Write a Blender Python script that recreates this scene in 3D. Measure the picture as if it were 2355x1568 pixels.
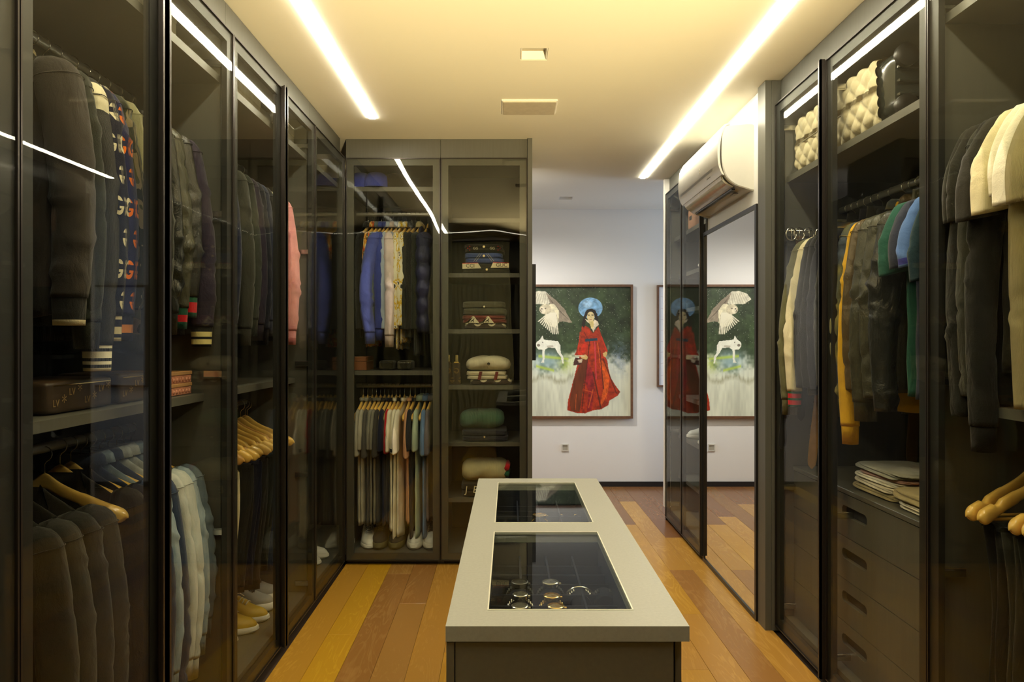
import bpy, math, random
import numpy as np
from mathutils import Vector, Matrix, Euler
random.seed(7)
RNG = np.random.default_rng(7)
PI = math.pi
for _o in list(bpy.data.objects): bpy.data.objects.remove(_o)
SC = bpy.context.scene
COL = SC.collection

# ------------------------------------------------------------------ camera, light, exposure
FPX = 1570.0            # focal length in pixels of the 2355 px wide frame (24 mm)
EYE = 1.37
cam_d = bpy.data.cameras.new('camera'); cam_d.sensor_width = 36.0; cam_d.lens = 36.0*FPX/2355.0
cam_d.shift_x = (1177.5-1172.0)/2355.0; cam_d.shift_y = -(784.0-782.0)/2355.0
cam_d.clip_start = 0.02; cam_d.clip_end = 60
cam = bpy.data.objects.new('camera', cam_d); COL.objects.link(cam)
cam.location = (0, 0, EYE); cam.rotation_euler = (PI/2, 0, 0)
SC.camera = cam
SC.view_settings.view_transform = 'Standard'; SC.view_settings.look = 'None'
SC.view_settings.gamma = 1.0; SC.view_settings.use_curve_mapping = False
SC.view_settings.exposure = 0.16
cy = SC.cycles
cy.use_denoising = True
cy.max_bounces = 12; cy.diffuse_bounces = 5; cy.glossy_bounces = 6; cy.transmission_bounces = 4
cy.transparent_max_bounces = 40; cy.sample_clamp_indirect = 6.0
cy.caustics_reflective = False; cy.caustics_refractive = False
w = bpy.data.worlds.new('world'); SC.world = w; w.use_nodes = True
w.node_tree.nodes['Background'].inputs[0].default_value = (0.55, 0.68, 1.0, 1)
w.node_tree.nodes['Background'].inputs[1].default_value = 0.25
LED_COL = (1.0, 0.93, 0.72); LED_POW = 66.0

def area(name, loc, rot, sx, sy, power, col):
    l = bpy.data.lights.new(name, 'AREA'); l.shape = 'RECTANGLE'; l.size = sx; l.size_y = sy
    l.energy = power; l.color = col
    o = bpy.data.objects.new(name, l); COL.objects.link(o); o.location = loc; o.rotation_euler = rot
    return o
# daylight coming through the window at the right end of the hall, and an unseen spot added further left to brighten the hall wall
area('daylight', (4.8, 5.775, 1.6), (0, PI/2, 0), 1.6, 1.6, 170, (0.55, 0.70, 1.0))
hl_ = bpy.data.lights.new('hall_fill_spot', 'SPOT'); hl_.energy = 135; hl_.color = (1.0, 0.96, 0.90); hl_.spot_size = math.radians(165); hl_.spot_blend = 1.0; hl_.shadow_soft_size = 0.0
hlo = bpy.data.objects.new('hall_fill_spot', hl_); COL.objects.link(hlo); hlo.location = (0.02, 5.3, 2.56)

# added fill spot behind the camera, unseen, turned up to brighten the ceiling
sp = bpy.data.lights.new('ceiling_fill_spot', 'SPOT'); sp.energy = 950; sp.color = (1.0, 0.78, 0.38); sp.spot_size = math.radians(53); sp.spot_blend = 0.8; sp.shadow_soft_size = 0.10
spo = bpy.data.objects.new('ceiling_fill_spot', sp); COL.objects.link(spo); spo.location = (0.62, -0.20, 0.98)
spo.rotation_euler = (Vector((0.20, 1.80, 2.6))-Vector(spo.location)).to_track_quat('-Z', 'Y').to_euler()

# ------------------------------------------------------------------ materials
MATS = {}
def nmat(name):
    m = bpy.data.materials.new(name); m.use_nodes = True
    nt = m.node_tree; b = nt.nodes['Principled BSDF']
    return m, nt, b
def L(nt, a, b): nt.links.new(a, b)
def node(nt, t, **kw):
    n = nt.nodes.new(t)
    for k, v in kw.items(): setattr(n, k, v)
    return n
def mth(nt, op, a, b=None, clamp=False):
    n = nt.nodes.new('ShaderNodeMath'); n.operation = op; n.use_clamp = clamp
    for i, v in enumerate((a, b)):
        if v is None: continue
        if isinstance(v, (int, float)): n.inputs[i].default_value = v
        else: L(nt, v, n.inputs[i])
    return n.outputs[0]
def mixc(nt, f, a, b):
    n = nt.nodes.new('ShaderNodeMix'); n.data_type = 'RGBA'
    for i, v in ((0, f), (6, a), (7, b)):
        if isinstance(v, (int, float)): n.inputs[i].default_value = v
        elif isinstance(v, tuple): n.inputs[i].default_value = (*v[:3], 1)
        else: L(nt, v, n.inputs[i])
    return n.outputs[2]
def plain(name, col, rough=0.5, metal=0.0, spec=0.5, coat=0.0, var=0.08, scale=30, bump=0.0, bscale=200, emit=None, stretch=None):
    if name in MATS: return MATS[name]
    m, nt, b = nmat(name)
    tc = node(nt, 'ShaderNodeTexCoord'); src = tc.outputs['Object']
    if stretch:
        mp = node(nt, 'ShaderNodeMapping'); mp.inputs['Scale'].default_value = stretch; L(nt, src, mp.inputs[0]); src = mp.outputs[0]
    nz = node(nt, 'ShaderNodeTexNoise'); nz.inputs['Scale'].default_value = scale; nz.inputs['Detail'].default_value = 4
    L(nt, src, nz.inputs['Vector'])
    f = mth(nt, 'MULTIPLY_ADD', nz.outputs['Fac'], 2.0); nt.nodes[-1].inputs[2].default_value = -0.5
    nt.nodes[-1].use_clamp = True
    c = mixc(nt, f, tuple(x*(1-var) for x in col), tuple(min(1, x*(1+var)) for x in col))
    L(nt, c, b.inputs['Base Color'])
    b.inputs['Roughness'].default_value = rough; b.inputs['Metallic'].default_value = metal
    b.inputs['Specular IOR Level'].default_value = spec; b.inputs['Coat Weight'].default_value = coat
    if coat: b.inputs['Coat Roughness'].default_value = 0.05
    if bump:
        n2 = node(nt, 'ShaderNodeTexNoise'); n2.inputs['Scale'].default_value = bscale; n2.inputs['Detail'].default_value = 3
        L(nt, src, n2.inputs['Vector'])
        bp = node(nt, 'ShaderNodeBump'); bp.inputs['Strength'].default_value = bump; bp.inputs['Distance'].default_value = 0.002
        L(nt, n2.outputs['Fac'], bp.inputs['Height']); L(nt, bp.outputs[0], b.inputs['Normal'])
    if emit:
        b.inputs['Emission Color'].default_value = (*emit[0], 1); b.inputs['Emission Strength'].default_value = emit[1]
    MATS[name] = m; return m
def cloth(name, col, rough=0.9, kind='plain', sheen=0.15, col2=None, bump=0.35):
    """fabric; kind: plain, knit, denim, leather, camo, floral, tiedye, letters, plaid, speckle"""
    if name in MATS: return MATS[name]
    m, nt, b = nmat(name)
    tc = node(nt, 'ShaderNodeTexCoord'); ob = tc.outputs['Object']; uv = tc.outputs['UV']
    nz = node(nt, 'ShaderNodeTexNoise'); nz.inputs['Scale'].default_value = 9; nz.inputs['Detail'].default_value = 5; L(nt, ob, nz.inputs['Vector'])
    def ramp(src, pts):
        r = node(nt, 'ShaderNodeValToRGB'); r.color_ramp.interpolation = 'CONSTANT' if kind in ('camo', 'floral') else 'LINEAR'
        e = r.color_ramp.elements
        while len(e) < len(pts): e.new(0.5)
        for q, (p, c) in zip(e, pts): q.position = p; q.color = (*c, 1)
        L(nt, src, r.inputs[0]); return r.outputs[0]
    def sc(c, k): return tuple(min(1, x*k) for x in c)
    base = ramp(nz.outputs['Fac'], [(0.3, sc(col, 0.82)), (0.7, sc(col, 1.15))])
    bh = None
    if kind == 'denim':
        n2 = node(nt, 'ShaderNodeTexNoise'); n2.inputs['Scale'].default_value = 5.5; n2.inputs['Detail'].default_value = 6; n2.inputs['Roughness'].default_value = 0.65
        mp = node(nt, 'ShaderNodeMapping'); mp.inputs['Scale'].default_value = (1, 1, 0.35); L(nt, ob, mp.inputs[0]); L(nt, mp.outputs[0], n2.inputs['Vector'])
        base = ramp(n2.outputs['Fac'], [(0.33, sc(col, 0.55)), (0.5, col), (0.68, col2 or sc(col, 1.7))])
    elif kind in ('camo', 'floral', 'tiedye'):
        n2 = node(nt, 'ShaderNodeTexNoise'); n2.inputs['Scale'].default_value = {'camo': 9, 'floral': 17, 'tiedye': 4}[kind]; n2.inputs['Detail'].default_value = 1.5 if kind == 'camo' else 3
        L(nt, uv, n2.inputs['Vector'])
        cs = col2
        n = len(cs); lo, hi = 0.36, 0.66
        pts = [(0.0, cs[0])] + [(lo+(hi-lo)*i/(n-1), cs[i]) for i in range(1, n)]
        base = ramp(n2.outputs['Fac'], pts)
    elif kind == 'speckle':
        v = node(nt, 'ShaderNodeTexVoronoi'); v.inputs['Scale'].default_value = 60; L(nt, uv, v.inputs['Vector'])
        base = mixc(nt, mth(nt, 'LESS_THAN', v.outputs['Distance'], 0.28), base, col2)
    elif kind == 'letters':
        # repeated ring letter with a gap and a bar, alternating upright and turned, as knitted or printed on the piece
        sx = node(nt, 'ShaderNodeSeparateXYZ'); L(nt, uv, sx.inputs[0])
        def cell(o, s, off):
            a = mth(nt, 'ADD', mth(nt, 'MULTIPLY', o, s), off); return mth(nt, 'SUBTRACT', mth(nt, 'FRACT', a), 0.5), mth(nt, 'FLOOR', a)
        S = 11.5
        cv, iv = cell(sx.outputs[1], S, 0.0)
        shift = mth(nt, 'MULTIPLY', mth(nt, 'MODULO', iv, 2.0), 0.5)
        cu, iu = cell(sx.outputs[0], S, shift)
        flip = mth(nt, 'SUBTRACT', mth(nt, 'MULTIPLY', mth(nt, 'PINGPONG', iu, 1.0), 2.0), 1.0)
        cu = mth(nt, 'MULTIPLY', cu, flip)
        r = mth(nt, 'SQRT', mth(nt, 'ADD', mth(nt, 'MULTIPLY', cu, cu), mth(nt, 'MULTIPLY', cv, cv)))
        ring = mth(nt, 'MULTIPLY', mth(nt, 'GREATER_THAN', r, 0.17), mth(nt, 'LESS_THAN', r, 0.30))
        gap = mth(nt, 'MULTIPLY', mth(nt, 'GREATER_THAN', cu, 0.05), mth(nt, 'MULTIPLY', mth(nt, 'GREATER_THAN', cv, -0.02), mth(nt, 'LESS_THAN', cv, 0.15)))
        ring = mth(nt, 'MULTIPLY', ring, mth(nt, 'SUBTRACT', 1.0, gap))
        bar = mth(nt, 'MULTIPLY', mth(nt, 'MULTIPLY', mth(nt, 'GREATER_THAN', cu, 0.02), mth(nt, 'LESS_THAN', cu, 0.30)),
                  mth(nt, 'MULTIPLY', mth(nt, 'GREATER_THAN', cv, -0.10), mth(nt, 'LESS_THAN', cv, -0.02)))
        base = mixc(nt, mth(nt, 'MAXIMUM', ring, bar), base, col2)
    L(nt, base, b.inputs['Base Color'])
    b.inputs['Roughness'].default_value = rough
    b.inputs['Sheen Weight'].default_value = 0 if kind == 'leather' else sheen
    b.inputs['Specular IOR Level'].default_value = 0.5 if kind == 'leather' else 0.2
    bp = node(nt, 'ShaderNodeBump'); bp.inputs['Strength'].default_value = bump; bp.inputs['Distance'].default_value = 0.004
    if kind == 'knit':
        wv = node(nt, 'ShaderNodeTexWave'); wv.inputs['Scale'].default_value = 95; wv.inputs['Distortion'].default_value = 0.6; L(nt, uv, wv.inputs['Vector'])
        wv.bands_direction = 'X'; L(nt, wv.outputs['Fac'], bp.inputs['Height'])
    else:
        mpz = node(nt, 'ShaderNodeMapping'); mpz.inputs['Scale'].default_value = (1.0, 1.0, 0.45); mpz.inputs['Rotation'].default_value = (0.25, 0.35, 0); L(nt, ob, mpz.inputs[0])
        n3 = node(nt, 'ShaderNodeTexNoise'); n3.inputs['Scale'].default_value = 16; n3.inputs['Detail'].default_value = 5; n3.inputs['Roughness'].default_value = 0.5; n3.inputs['Distortion'].default_value = 0.8
        L(nt, mpz.outputs[0], n3.inputs['Vector'])
        n4 = node(nt, 'ShaderNodeTexNoise'); n4.inputs['Scale'].default_value = 260 if kind == 'leather' else 420; n4.inputs['Detail'].default_value = 2; L(nt, ob, n4.inputs['Vector'])
        hsum = mth(nt, 'ADD', n3.outputs['Fac'], mth(nt, 'MULTIPLY', n4.outputs['Fac'], 0.06))
        bp.inputs['Distance'].default_value = 0.020 if kind == 'leather' else 0.014; bp.inputs['Strength'].default_value = 0.75
        L(nt, hsum, bp.inputs['Height'])
    L(nt, bp.outputs[0], b.inputs['Normal'])
    MATS[name] = m; return m
def glass_mat(name, tint, f0=0.05, wobble=0.0, wscale=3.0, axis=(1, 1, 1)):
    """thin flat pane: mirror reflection by the Fresnel law, tinted straight view through"""
    m, nt, b = nmat(name); nt.nodes.remove(b)
    out = nt.nodes['Material Output']
    g = node(nt, 'ShaderNodeNewGeometry')
    d = node(nt, 'ShaderNodeVectorMath', operation='DOT_PRODUCT'); L(nt, g.outputs['Incoming'], d.inputs[0]); L(nt, g.outputs['Normal'], d.inputs[1])
    c = mth(nt, 'ABSOLUTE', d.outputs['Value'])
    p = mth(nt, 'POWER', mth(nt, 'SUBTRACT', 1.0, c), 5.0)
    f = mth(nt, 'MULTIPLY_ADD', p, 0.48-f0, clamp=True); nt.nodes[-1].inputs[2].default_value = f0
    tr = node(nt, 'ShaderNodeBsdfTransparent'); tr.inputs[0].default_value = (*tint, 1)
    gl = node(nt, 'ShaderNodeBsdfGlossy'); gl.inputs['Roughness'].default_value = 0.0
    if wobble:
        tc = node(nt, 'ShaderNodeTexCoord'); mp = node(nt, 'ShaderNodeMapping'); mp.inputs['Scale'].default_value = axis
        L(nt, tc.outputs['Object'], mp.inputs[0])
        nz = node(nt, 'ShaderNodeTexNoise'); nz.inputs['Scale'].default_value = wscale; nz.inputs['Detail'].default_value = 1; L(nt, mp.outputs[0], nz.inputs['Vector'])
        bp = node(nt, 'ShaderNodeBump'); bp.inputs['Strength'].default_value = 1.0; bp.inputs['Distance'].default_value = wobble
        L(nt, nz.outputs['Fac'], bp.inputs['Height']); L(nt, bp.outputs[0], gl.inputs['Normal'])
    mx = node(nt, 'ShaderNodeMixShader'); L(nt, f, mx.inputs[0]); L(nt, tr.outputs[0], mx.inputs[1]); L(nt, gl.outputs[0], mx.inputs[2])
    L(nt, mx.outputs[0], out.inputs[0]); MATS[name] = m; return m

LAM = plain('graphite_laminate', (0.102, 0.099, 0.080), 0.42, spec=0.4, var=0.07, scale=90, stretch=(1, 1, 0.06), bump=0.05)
LAMB = plain('graphite_laminate_shaded', (0.034, 0.034, 0.029), 0.6, spec=0.3, var=0.07, scale=90, stretch=(1, 1, 0.06))  # same laminate, darkened in colour for the shade inside the wardrobes
LAMTOP = plain('graphite_linen_lit', (0.36, 0.36, 0.31), 0.40, spec=0.45, var=0.06, scale=160, bump=0.08, bscale=400)  # island laminate made paler on top for the light it catches
LAMF = plain('island_laminate_shaded', (0.15, 0.138, 0.10), 0.45, spec=0.4, var=0.05, scale=120)  # same island laminate, its colour darkened for the shaded sides
FRAMEB = plain('graphite_metal_lit', (0.075, 0.073, 0.058), 0.45, metal=0.3, var=0.03)  # same frame metal, coloured paler where the back doors catch light
FRAME = plain('graphite_metal_shaded', (0.026, 0.026, 0.023), 0.45, metal=0.3, var=0.03)  # frame metal coloured darker for the shade on the side doors
BLACK = plain('black_metal', (0.012, 0.011, 0.010), 0.35, spec=0.5, var=0.02)
DARKEDGE = plain('dark_bronze_metal', (0.05, 0.042, 0.036), 0.3, metal=0.7, var=0.02)
STEEL = plain('steel', (0.62, 0.60, 0.55), 0.22, metal=1.0, var=0.02)
RODM = plain('brushed_rod', (0.30, 0.29, 0.25), 0.35, metal=0.8, var=0.04)
GOLD = plain('gold', (0.95, 0.68, 0.26), 0.2, metal=1.0, var=0.03)
WHITEW = plain('white_paint', (0.80, 0.78, 0.74), 0.75, spec=0.2, var=0.01, scale=3, bump=0.04, bscale=60)
CEILM = plain('ceiling_paint', (0.82, 0.79, 0.70), 0.85, spec=0.1, var=0.01, scale=3)
PLASTIC = plain('white_plastic', (0.62, 0.60, 0.52), 0.22, spec=0.5, coat=0.4, var=0.01)
PLGREY = plain('grey_plastic', (0.25, 0.25, 0.22), 0.3, var=0.02)
RUBW = plain('white_rubber', (0.78, 0.76, 0.68), 0.55, var=0.03)
DARKV = plain('navy_velvet', (0.020, 0.022, 0.035), 0.95, spec=0.1, var=0.1)
WOODFR = plain('walnut_frame', (0.14, 0.065, 0.03), 0.4, var=0.25, scale=40)
HWOOD = plain('hanger_wood', (0.90, 0.56, 0.13), 0.28, coat=0.5, var=0.18, scale=25, stretch=(0.3, 2, 2))
HWOOD2 = plain('hanger_wood_dark', (0.62, 0.33, 0.08), 0.3, coat=0.4, var=0.18, scale=25, stretch=(0.3, 2, 2))
SMOKE = glass_mat('smoked_glass', (0.95, 0.955, 0.93), 0.014, 0.00025, 2.0, (1, 1, 0.4))
SMOKEW = glass_mat('smoked_glass_back', (0.95, 0.955, 0.925), 0.045, 0.005, 2.2, (1, 1, 1.0))
CLEAR = glass_mat('clear_glass', (0.93, 0.95, 0.93), 0.05)
def ledmat(name='led_diffuser', p=LED_POW):
    m, nt, b = nmat(name); nt.nodes.remove(b)
    e = node(nt, 'ShaderNodeEmission'); e.inputs[0].default_value = (*LED_COL, 1); e.inputs[1].default_value = p
    L(nt, e.outputs[0], nt.nodes['Material Output'].inputs[0]); return m
LED = ledmat(); LED2 = ledmat('led_diffuser_cross', LED_POW*0.12)
def mirrormat():
    m, nt, b = nmat('mirror_silver'); b.inputs['Base Color'].default_value = (0.93, 0.93, 0.90, 1)
    b.inputs['Metallic'].default_value = 1; b.inputs['Roughness'].default_value = 0.0; return m
MIRROR = mirrormat()
def woodmat():
    m, nt, b = nmat('plank_wood')
    oi = node(nt, 'ShaderNodeObjectInfo'); tc = node(nt, 'ShaderNodeTexCoord')
    off = node(nt, 'ShaderNodeVectorMath', operation='ADD'); L(nt, tc.outputs['Object'], off.inputs[0])
    cb = node(nt, 'ShaderNodeCombineXYZ'); r10 = mth(nt, 'MULTIPLY', oi.outputs['Random'], 40.0)
    L(nt, r10, cb.inputs[0]); L(nt, r10, cb.inputs[1]); L(nt, cb.outputs[0], off.inputs[1])
    mp = node(nt, 'ShaderNodeMapping'); mp.inputs['Scale'].default_value = (1.0, 0.18, 1); L(nt, off.outputs[0], mp.inputs[0])
    n1 = node(nt, 'ShaderNodeTexNoise'); n1.inputs['Scale'].default_value = 9; n1.inputs['Detail'].default_value = 3; n1.inputs['Distortion'].default_value = 1.2
    L(nt, mp.outputs[0], n1.inputs['Vector'])
    sw = mth(nt, 'SINE', mth(nt, 'MULTIPLY', n1.outputs['Fac'], 55.0))
    sw = mth(nt, 'MULTIPLY_ADD', sw, 0.5); nt.nodes[-1].inputs[2].default_value = 0.5
    n2 = node(nt, 'ShaderNodeTexNoise'); n2.inputs['Scale'].default_value = 140; n2.inputs['Detail'].default_value = 4
    mp2 = node(nt, 'ShaderNodeMapping'); mp2.inputs['Scale'].default_value = (1, 0.05, 1); L(nt, off.outputs[0], mp2.inputs[0]); L(nt, mp2.outputs[0], n2.inputs['Vector'])
    n3 = node(nt, 'ShaderNodeTexNoise'); n3.inputs['Scale'].default_value = 5; n3.inputs['Detail'].default_value = 2; L(nt, mp.outputs[0], n3.inputs['Vector'])
    f = mth(nt, 'ADD', mth(nt, 'MULTIPLY', sw, 0.28), mth(nt, 'ADD', mth(nt, 'MULTIPLY', n2.outputs['Fac'], 0.35), mth(nt, 'MULTIPLY', n3.outputs['Fac'], 0.5)))
    dk = node(nt, 'ShaderNodeVectorMath', operation='MULTIPLY'); L(nt, oi.outputs['Color'], dk.inputs[0]); dk.inputs[1].default_value = (1.35, 1.38, 1.4)
    lt = node(nt, 'ShaderNodeVectorMath', operation='MULTIPLY'); L(nt, oi.outputs['Color'], lt.inputs[0]); lt.inputs[1].default_value = (0.62, 0.52, 0.42)
    c = mixc(nt, mth(nt, 'MULTIPLY_ADD', f, 1.0, clamp=True), dk.outputs[0], lt.outputs[0])
    L(nt, c, b.inputs['Base Color']); b.inputs['Roughness'].default_value = 0.26; b.inputs['Specular IOR Level'].default_value = 0.5
    bp = node(nt, 'ShaderNodeBump'); bp.inputs['Strength'].default_value = 0.12; bp.inputs['Distance'].default_value = 0.001
    L(nt, n2.outputs['Fac'], bp.inputs['Height']); L(nt, bp.outputs[0], b.inputs['Normal'])
    return m
PLANK = woodmat()

# ------------------------------------------------------------------ building helpers
def W(px, py, Y):
    "world point seen at a pixel of the 2355x1568 frame, at depth Y"
    return Vector(((px-1172.0)*Y/FPX, Y, EYE-(py-782.0)*Y/FPX))
def tagp(o, label=None, cat=None, group=None, kind=None):
    if label: o['label'] = label
    if cat: o['category'] = cat
    if group: o['group'] = group
    if kind: o['kind'] = kind
    return o
def thing(name, label, cat, loc=(0, 0, 0), rz=0.0, group=None, rot=None):
    o = bpy.data.objects.new(name, None); COL.objects.link(o); o.empty_display_size = 0.05
    o.location = loc; o.rotation_euler = rot if rot else (0, 0, rz)
    return tagp(o, label, cat, group)
class MB:
    def __init__(s): s.v = []; s.f = []; s.m = []; s.uv = []
    def add(s, verts, faces, mi=0, uv=None):
        o = len(s.v); s.v.extend([tuple(map(float, p)) for p in verts]); s.f.extend([tuple(o+i for i in f) for f in faces]); s.m.extend([mi]*len(faces))
        s.uv.extend(uv if uv is not None else [(p[0], p[2]) for p in s.v[o:]])
        return s
    def box(s, x0, x1, y0, y1, z0, z1, mi=0, bev=0.0):
        x0, x1 = min(x0, x1), max(x0, x1); y0, y1 = min(y0, y1), max(y0, y1); z0, z1 = min(z0, z1), max(z0, z1)
        if bev <= 0:
            v = [(x, y, z) for z in (z0, z1) for x, y in ((x0, y0), (x1, y0), (x1, y1), (x0, y1))]
            f = [(3, 2, 1, 0), (4, 5, 6, 7), (0, 1, 5, 4), (1, 2, 6, 5), (2, 3, 7, 6), (3, 0, 4, 7)]
            return s.add(v, f, mi)
        b = bev; v = []
        lev = [(z0, b), (z0+b, 0), (z1-b, 0), (z1, b)]
        for z, i in lev:
            X0, X1, Y0, Y1 = x0+i, x1-i, y0+i, y1-i
            if i: v += [(X0, Y0, z), (X0, Y0, z), (X1, Y0, z), (X1, Y0, z), (X1, Y1, z), (X1, Y1, z), (X0, Y1, z), (X0, Y1, z)]
            else: v += [(X0, Y0+b, z), (X0+b, Y0, z), (X1-b, Y0, z), (X1, Y0+b, z), (X1, Y1-b, z), (X1-b, Y1, z), (X0+b, Y1, z), (X0, Y1-b, z)]
        f = [(r*8+i, r*8+(i+1) % 8, r*8+8+(i+1) % 8, r*8+8+i) for r in range(3) for i in range(8)]
        f += [(7, 5, 3, 1), (24+1, 24+3, 24+5, 24+7)]
        return s.add(v, f, mi)
    def grid(s, P, uv=None, mi=0, closed=True, caps=False):
        "P: (rows, cols, 3)"
        P = np.asarray(P, float); nr, nc = P.shape[:2]
        f = []
        for r in range(nr-1):
            for c in range(nc if closed else nc-1):
                d = (c+1) % nc; f.append((r*nc+c, r*nc+d, (r+1)*nc+d, (r+1)*nc+c))
        U = None if uv is None else [tuple(map(float, q)) for q in np.asarray(uv).reshape(-1, 2)]
        o = len(s.f); s.add(P.reshape(-1, 3), f, 0 if callable(mi) else mi, U)
        if callable(mi):
            k = nc if closed else nc-1
            for r in range(nr-1):
                for c in range(k): s.m[o+r*k+c] = mi(r)
        if caps:
            b = len(s.v)-nr*nc
            s.f.append(tuple(b+i for i in range(nc-1, -1, -1))); s.m.append(0 if callable(mi) else mi)
            s.f.append(tuple(b+(nr-1)*nc+i for i in range(nc))); s.m.append(mi(nr-2) if callable(mi) else mi)
        return s
    def tube(s, path, r, n=8, mi=0, caps=True, flat=1.0):
        path = [Vector(p) for p in path]; N = len(path); R = r if hasattr(r, '__len__') else [r]*N
        rows = []; up = None
        for i, p in enumerate(path):
            t = (path[min(i+1, N-1)]-path[max(i-1, 0)]).normalized()
            if up is None: up = Vector((0, 0, 1)) if abs(t.z) < 0.9 else Vector((0, 1, 0))
            sd = t.cross(up).normalized(); up = sd.cross(t).normalized()
            rows.append([p+sd*math.cos(2*PI*k/n)*R[i]+up*math.sin(2*PI*k/n)*R[i]*flat for k in range(n)])
        return s.grid([[tuple(q) for q in row] for row in rows], mi=mi, caps=caps)
    def lathe(s, prof, c=(0, 0, 0), axis='z', n=24, mi=0, caps=True, sx=1, sy=1):
        rows = []
        for r, h in prof:
            row = []
            for k in range(n):
                a = 2*PI*k/n; x, y = r*math.cos(a)*sx, r*math.sin(a)*sy
                q = {'z': (x, y, h), 'x': (h, x, y), 'y': (y, h, x)}[axis]
                row.append((c[0]+q[0], c[1]+q[1], c[2]+q[2]))
            rows.append(row)
        return s.grid(rows, mi=mi, caps=caps)
    def prism(s, poly, h0, h1, axis='y', mi=0):
        n = len(poly)
        def q(a, b, h): return {'y': (a, h, b), 'z': (a, b, h), 'x': (h, a, b)}[axis]
        v = [q(a, b, h0) for a, b in poly]+[q(a, b, h1) for a, b in poly]
        f = [(i, (i+1) % n, n+(i+1) % n, n+i) for i in range(n)]+[tuple(range(n-1, -1, -1)), tuple(range(n, 2*n))]
        return s.add(v, f, mi)
    def build(s, name, mats, parent=None, smooth=False, world=False):
        me = bpy.data.meshes.new(name)
        V = s.v
        if world and parent is not None:
            inv = Matrix.Translation(parent.location) @ parent.rotation_euler.to_matrix().to_4x4() if False else None
            L0 = parent_world(parent); V = [(a-L0[0], b-L0[1], c-L0[2]) for a, b, c in V]
        me.from_pydata(V, [], s.f)
        if not hasattr(mats, '__len__'): mats = [mats]
        for m in mats: me.materials.append(m)
        me.polygons.foreach_set('material_index', s.m)
        me.polygons.foreach_set('use_smooth', [bool(smooth)]*len(s.f))
        if len(s.uv) == len(s.v):
            ul = me.uv_layers.new(name='UVMap'); li = np.empty(len(me.loops), np.int32); me.loops.foreach_get('vertex_index', li)
            U = np.asarray(s.uv, np.float32)[li]; ul.data.foreach_set('uv', U.ravel())
        me.validate(); me.update()
        if smooth == 'auto':
            try: me.set_sharp_from_angle(angle=math.radians(35))
            except Exception: pass
        o = bpy.data.objects.new(name, me); COL.objects.link(o)
        if parent is not None: o.parent = parent
        return o
def parent_world(o):
    v = Vector(o.location)
    while o.parent is not None: o = o.parent; v += Vector(o.location)
    return v
def put_origin(o, p):
    "moves a single-mesh thing's origin to point p"
    p = Vector(p); o.data.transform(Matrix.Translation(-p)); o.location = p; return o
def bx(name, mat, x0, x1, y0, y1, z0, z1, parent=None, bev=0.0, kind=None):
    o = MB().box(x0, x1, y0, y1, z0, z1, bev=bev).build(name, mat, parent, world=True)
    if kind: o['kind'] = kind
    return o
def text_mesh(txt, size, name, mat, parent, loc, rot, depth=0.0006, sx=1.0):
    c = bpy.data.curves.new('t', 'FONT'); c.body = txt; c.size = size; c.extrude = depth; c.align_x = 'CENTER'; c.align_y = 'CENTER'; c.resolution_u = 3
    t = bpy.data.objects.new('t', c); COL.objects.link(t); bpy.context.view_layer.update()
    me = bpy.data.meshes.new_from_object(t.evaluated_get(bpy.context.evaluated_depsgraph_get()))
    bpy.data.objects.remove(t); me.materials.clear(); me.materials.append(mat)
    o = bpy.data.objects.new(name, me); COL.objects.link(o); o.parent = parent; o.location = loc; o.rotation_euler = rot; o.scale = (sx, 1, 1)
    return o

# ------------------------------------------------------------------ room shell
CZ = 2.597; YB = 4.152; XL = -1.0; XR = 1.25; YH = 6.40
def slab_holes(name, mat, x0, x1, y0, y1, z0, z1, holes, kind='structure'):
    xs = sorted({x0, x1, *[h[0] for h in holes], *[h[1] for h in holes]}); ys = sorted({y0, y1, *[h[2] for h in holes], *[h[3] for h in holes]})
    m = MB()
    for a, b in zip(xs, xs[1:]):
        for c, d in zip(ys, ys[1:]):
            cx, cyy = (a+b)/2, (c+d)/2
            if any(h[0] < cx < h[1] and h[2] < cyy < h[3] for h in holes): continue
            m.box(a, b, c, d, z0, z1)
    o = m.build(name, mat); o['kind'] = kind; return o
HOLES = [(0.047, 0.163, 2.868, 2.993), (0.425, 0.545, 5.84, 5.97)]
slab_holes('ceiling', CEILM, -3.0, 3.5, -0.6, YH+0.1, CZ, CZ+0.05, HOLES)
floor = MB().box(-3.0, 3.5, -0.6, YH+0.1, -0.06, -0.014).build('floor', plain('floor_base', (0.04, 0.022, 0.01), 0.8)); floor['kind'] = 'structure'
def struct(name, mat, *b):
    o = MB().box(*b).build(name, mat); o['kind'] = 'structure'; return o
struct('wall_back', WHITEW, -3.0, 3.5, YH, YH+0.1, -0.014, CZ)
struct('wall_left', WHITEW, -1.75, -1.655, -0.6, 4.79, -0.014, CZ)
struct('wall_partition', WHITEW, -3.0, 0.105, 4.79, 4.84, -0.014, CZ)
struct('wall_right', WHITEW, 1.90, 1.98, -0.6, 5.20, -0.014, CZ)
struct('wall_mirror', WHITEW, 1.232, 1.88, 3.322, 4.244, -0.014, CZ)
struct('wall_front', plain('dark_panel_wall', (0.05, 0.045, 0.04), 0.6), -1.75, 1.98, -0.6, -0.5, -0.014, CZ)
struct('wall_hall_blocker', plain('dark_panel_wall', (0.05, 0.045, 0.04), 0.6), -0.42, -0.36, 4.841, YH-0.02, 0.001, CZ-0.001)  # unseen dark wall added so the glass mirrors no bright hall wall
struct('wall_hall_side', WHITEW, 1.98, 3.5, 5.12, 5.20, -0.014, CZ)
struct('baseboard_back', plain('black_skirting', (0.015, 0.014, 0.014), 0.4), -3.0, 3.5, YH-0.014, YH, 0.0, 0.045)
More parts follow.
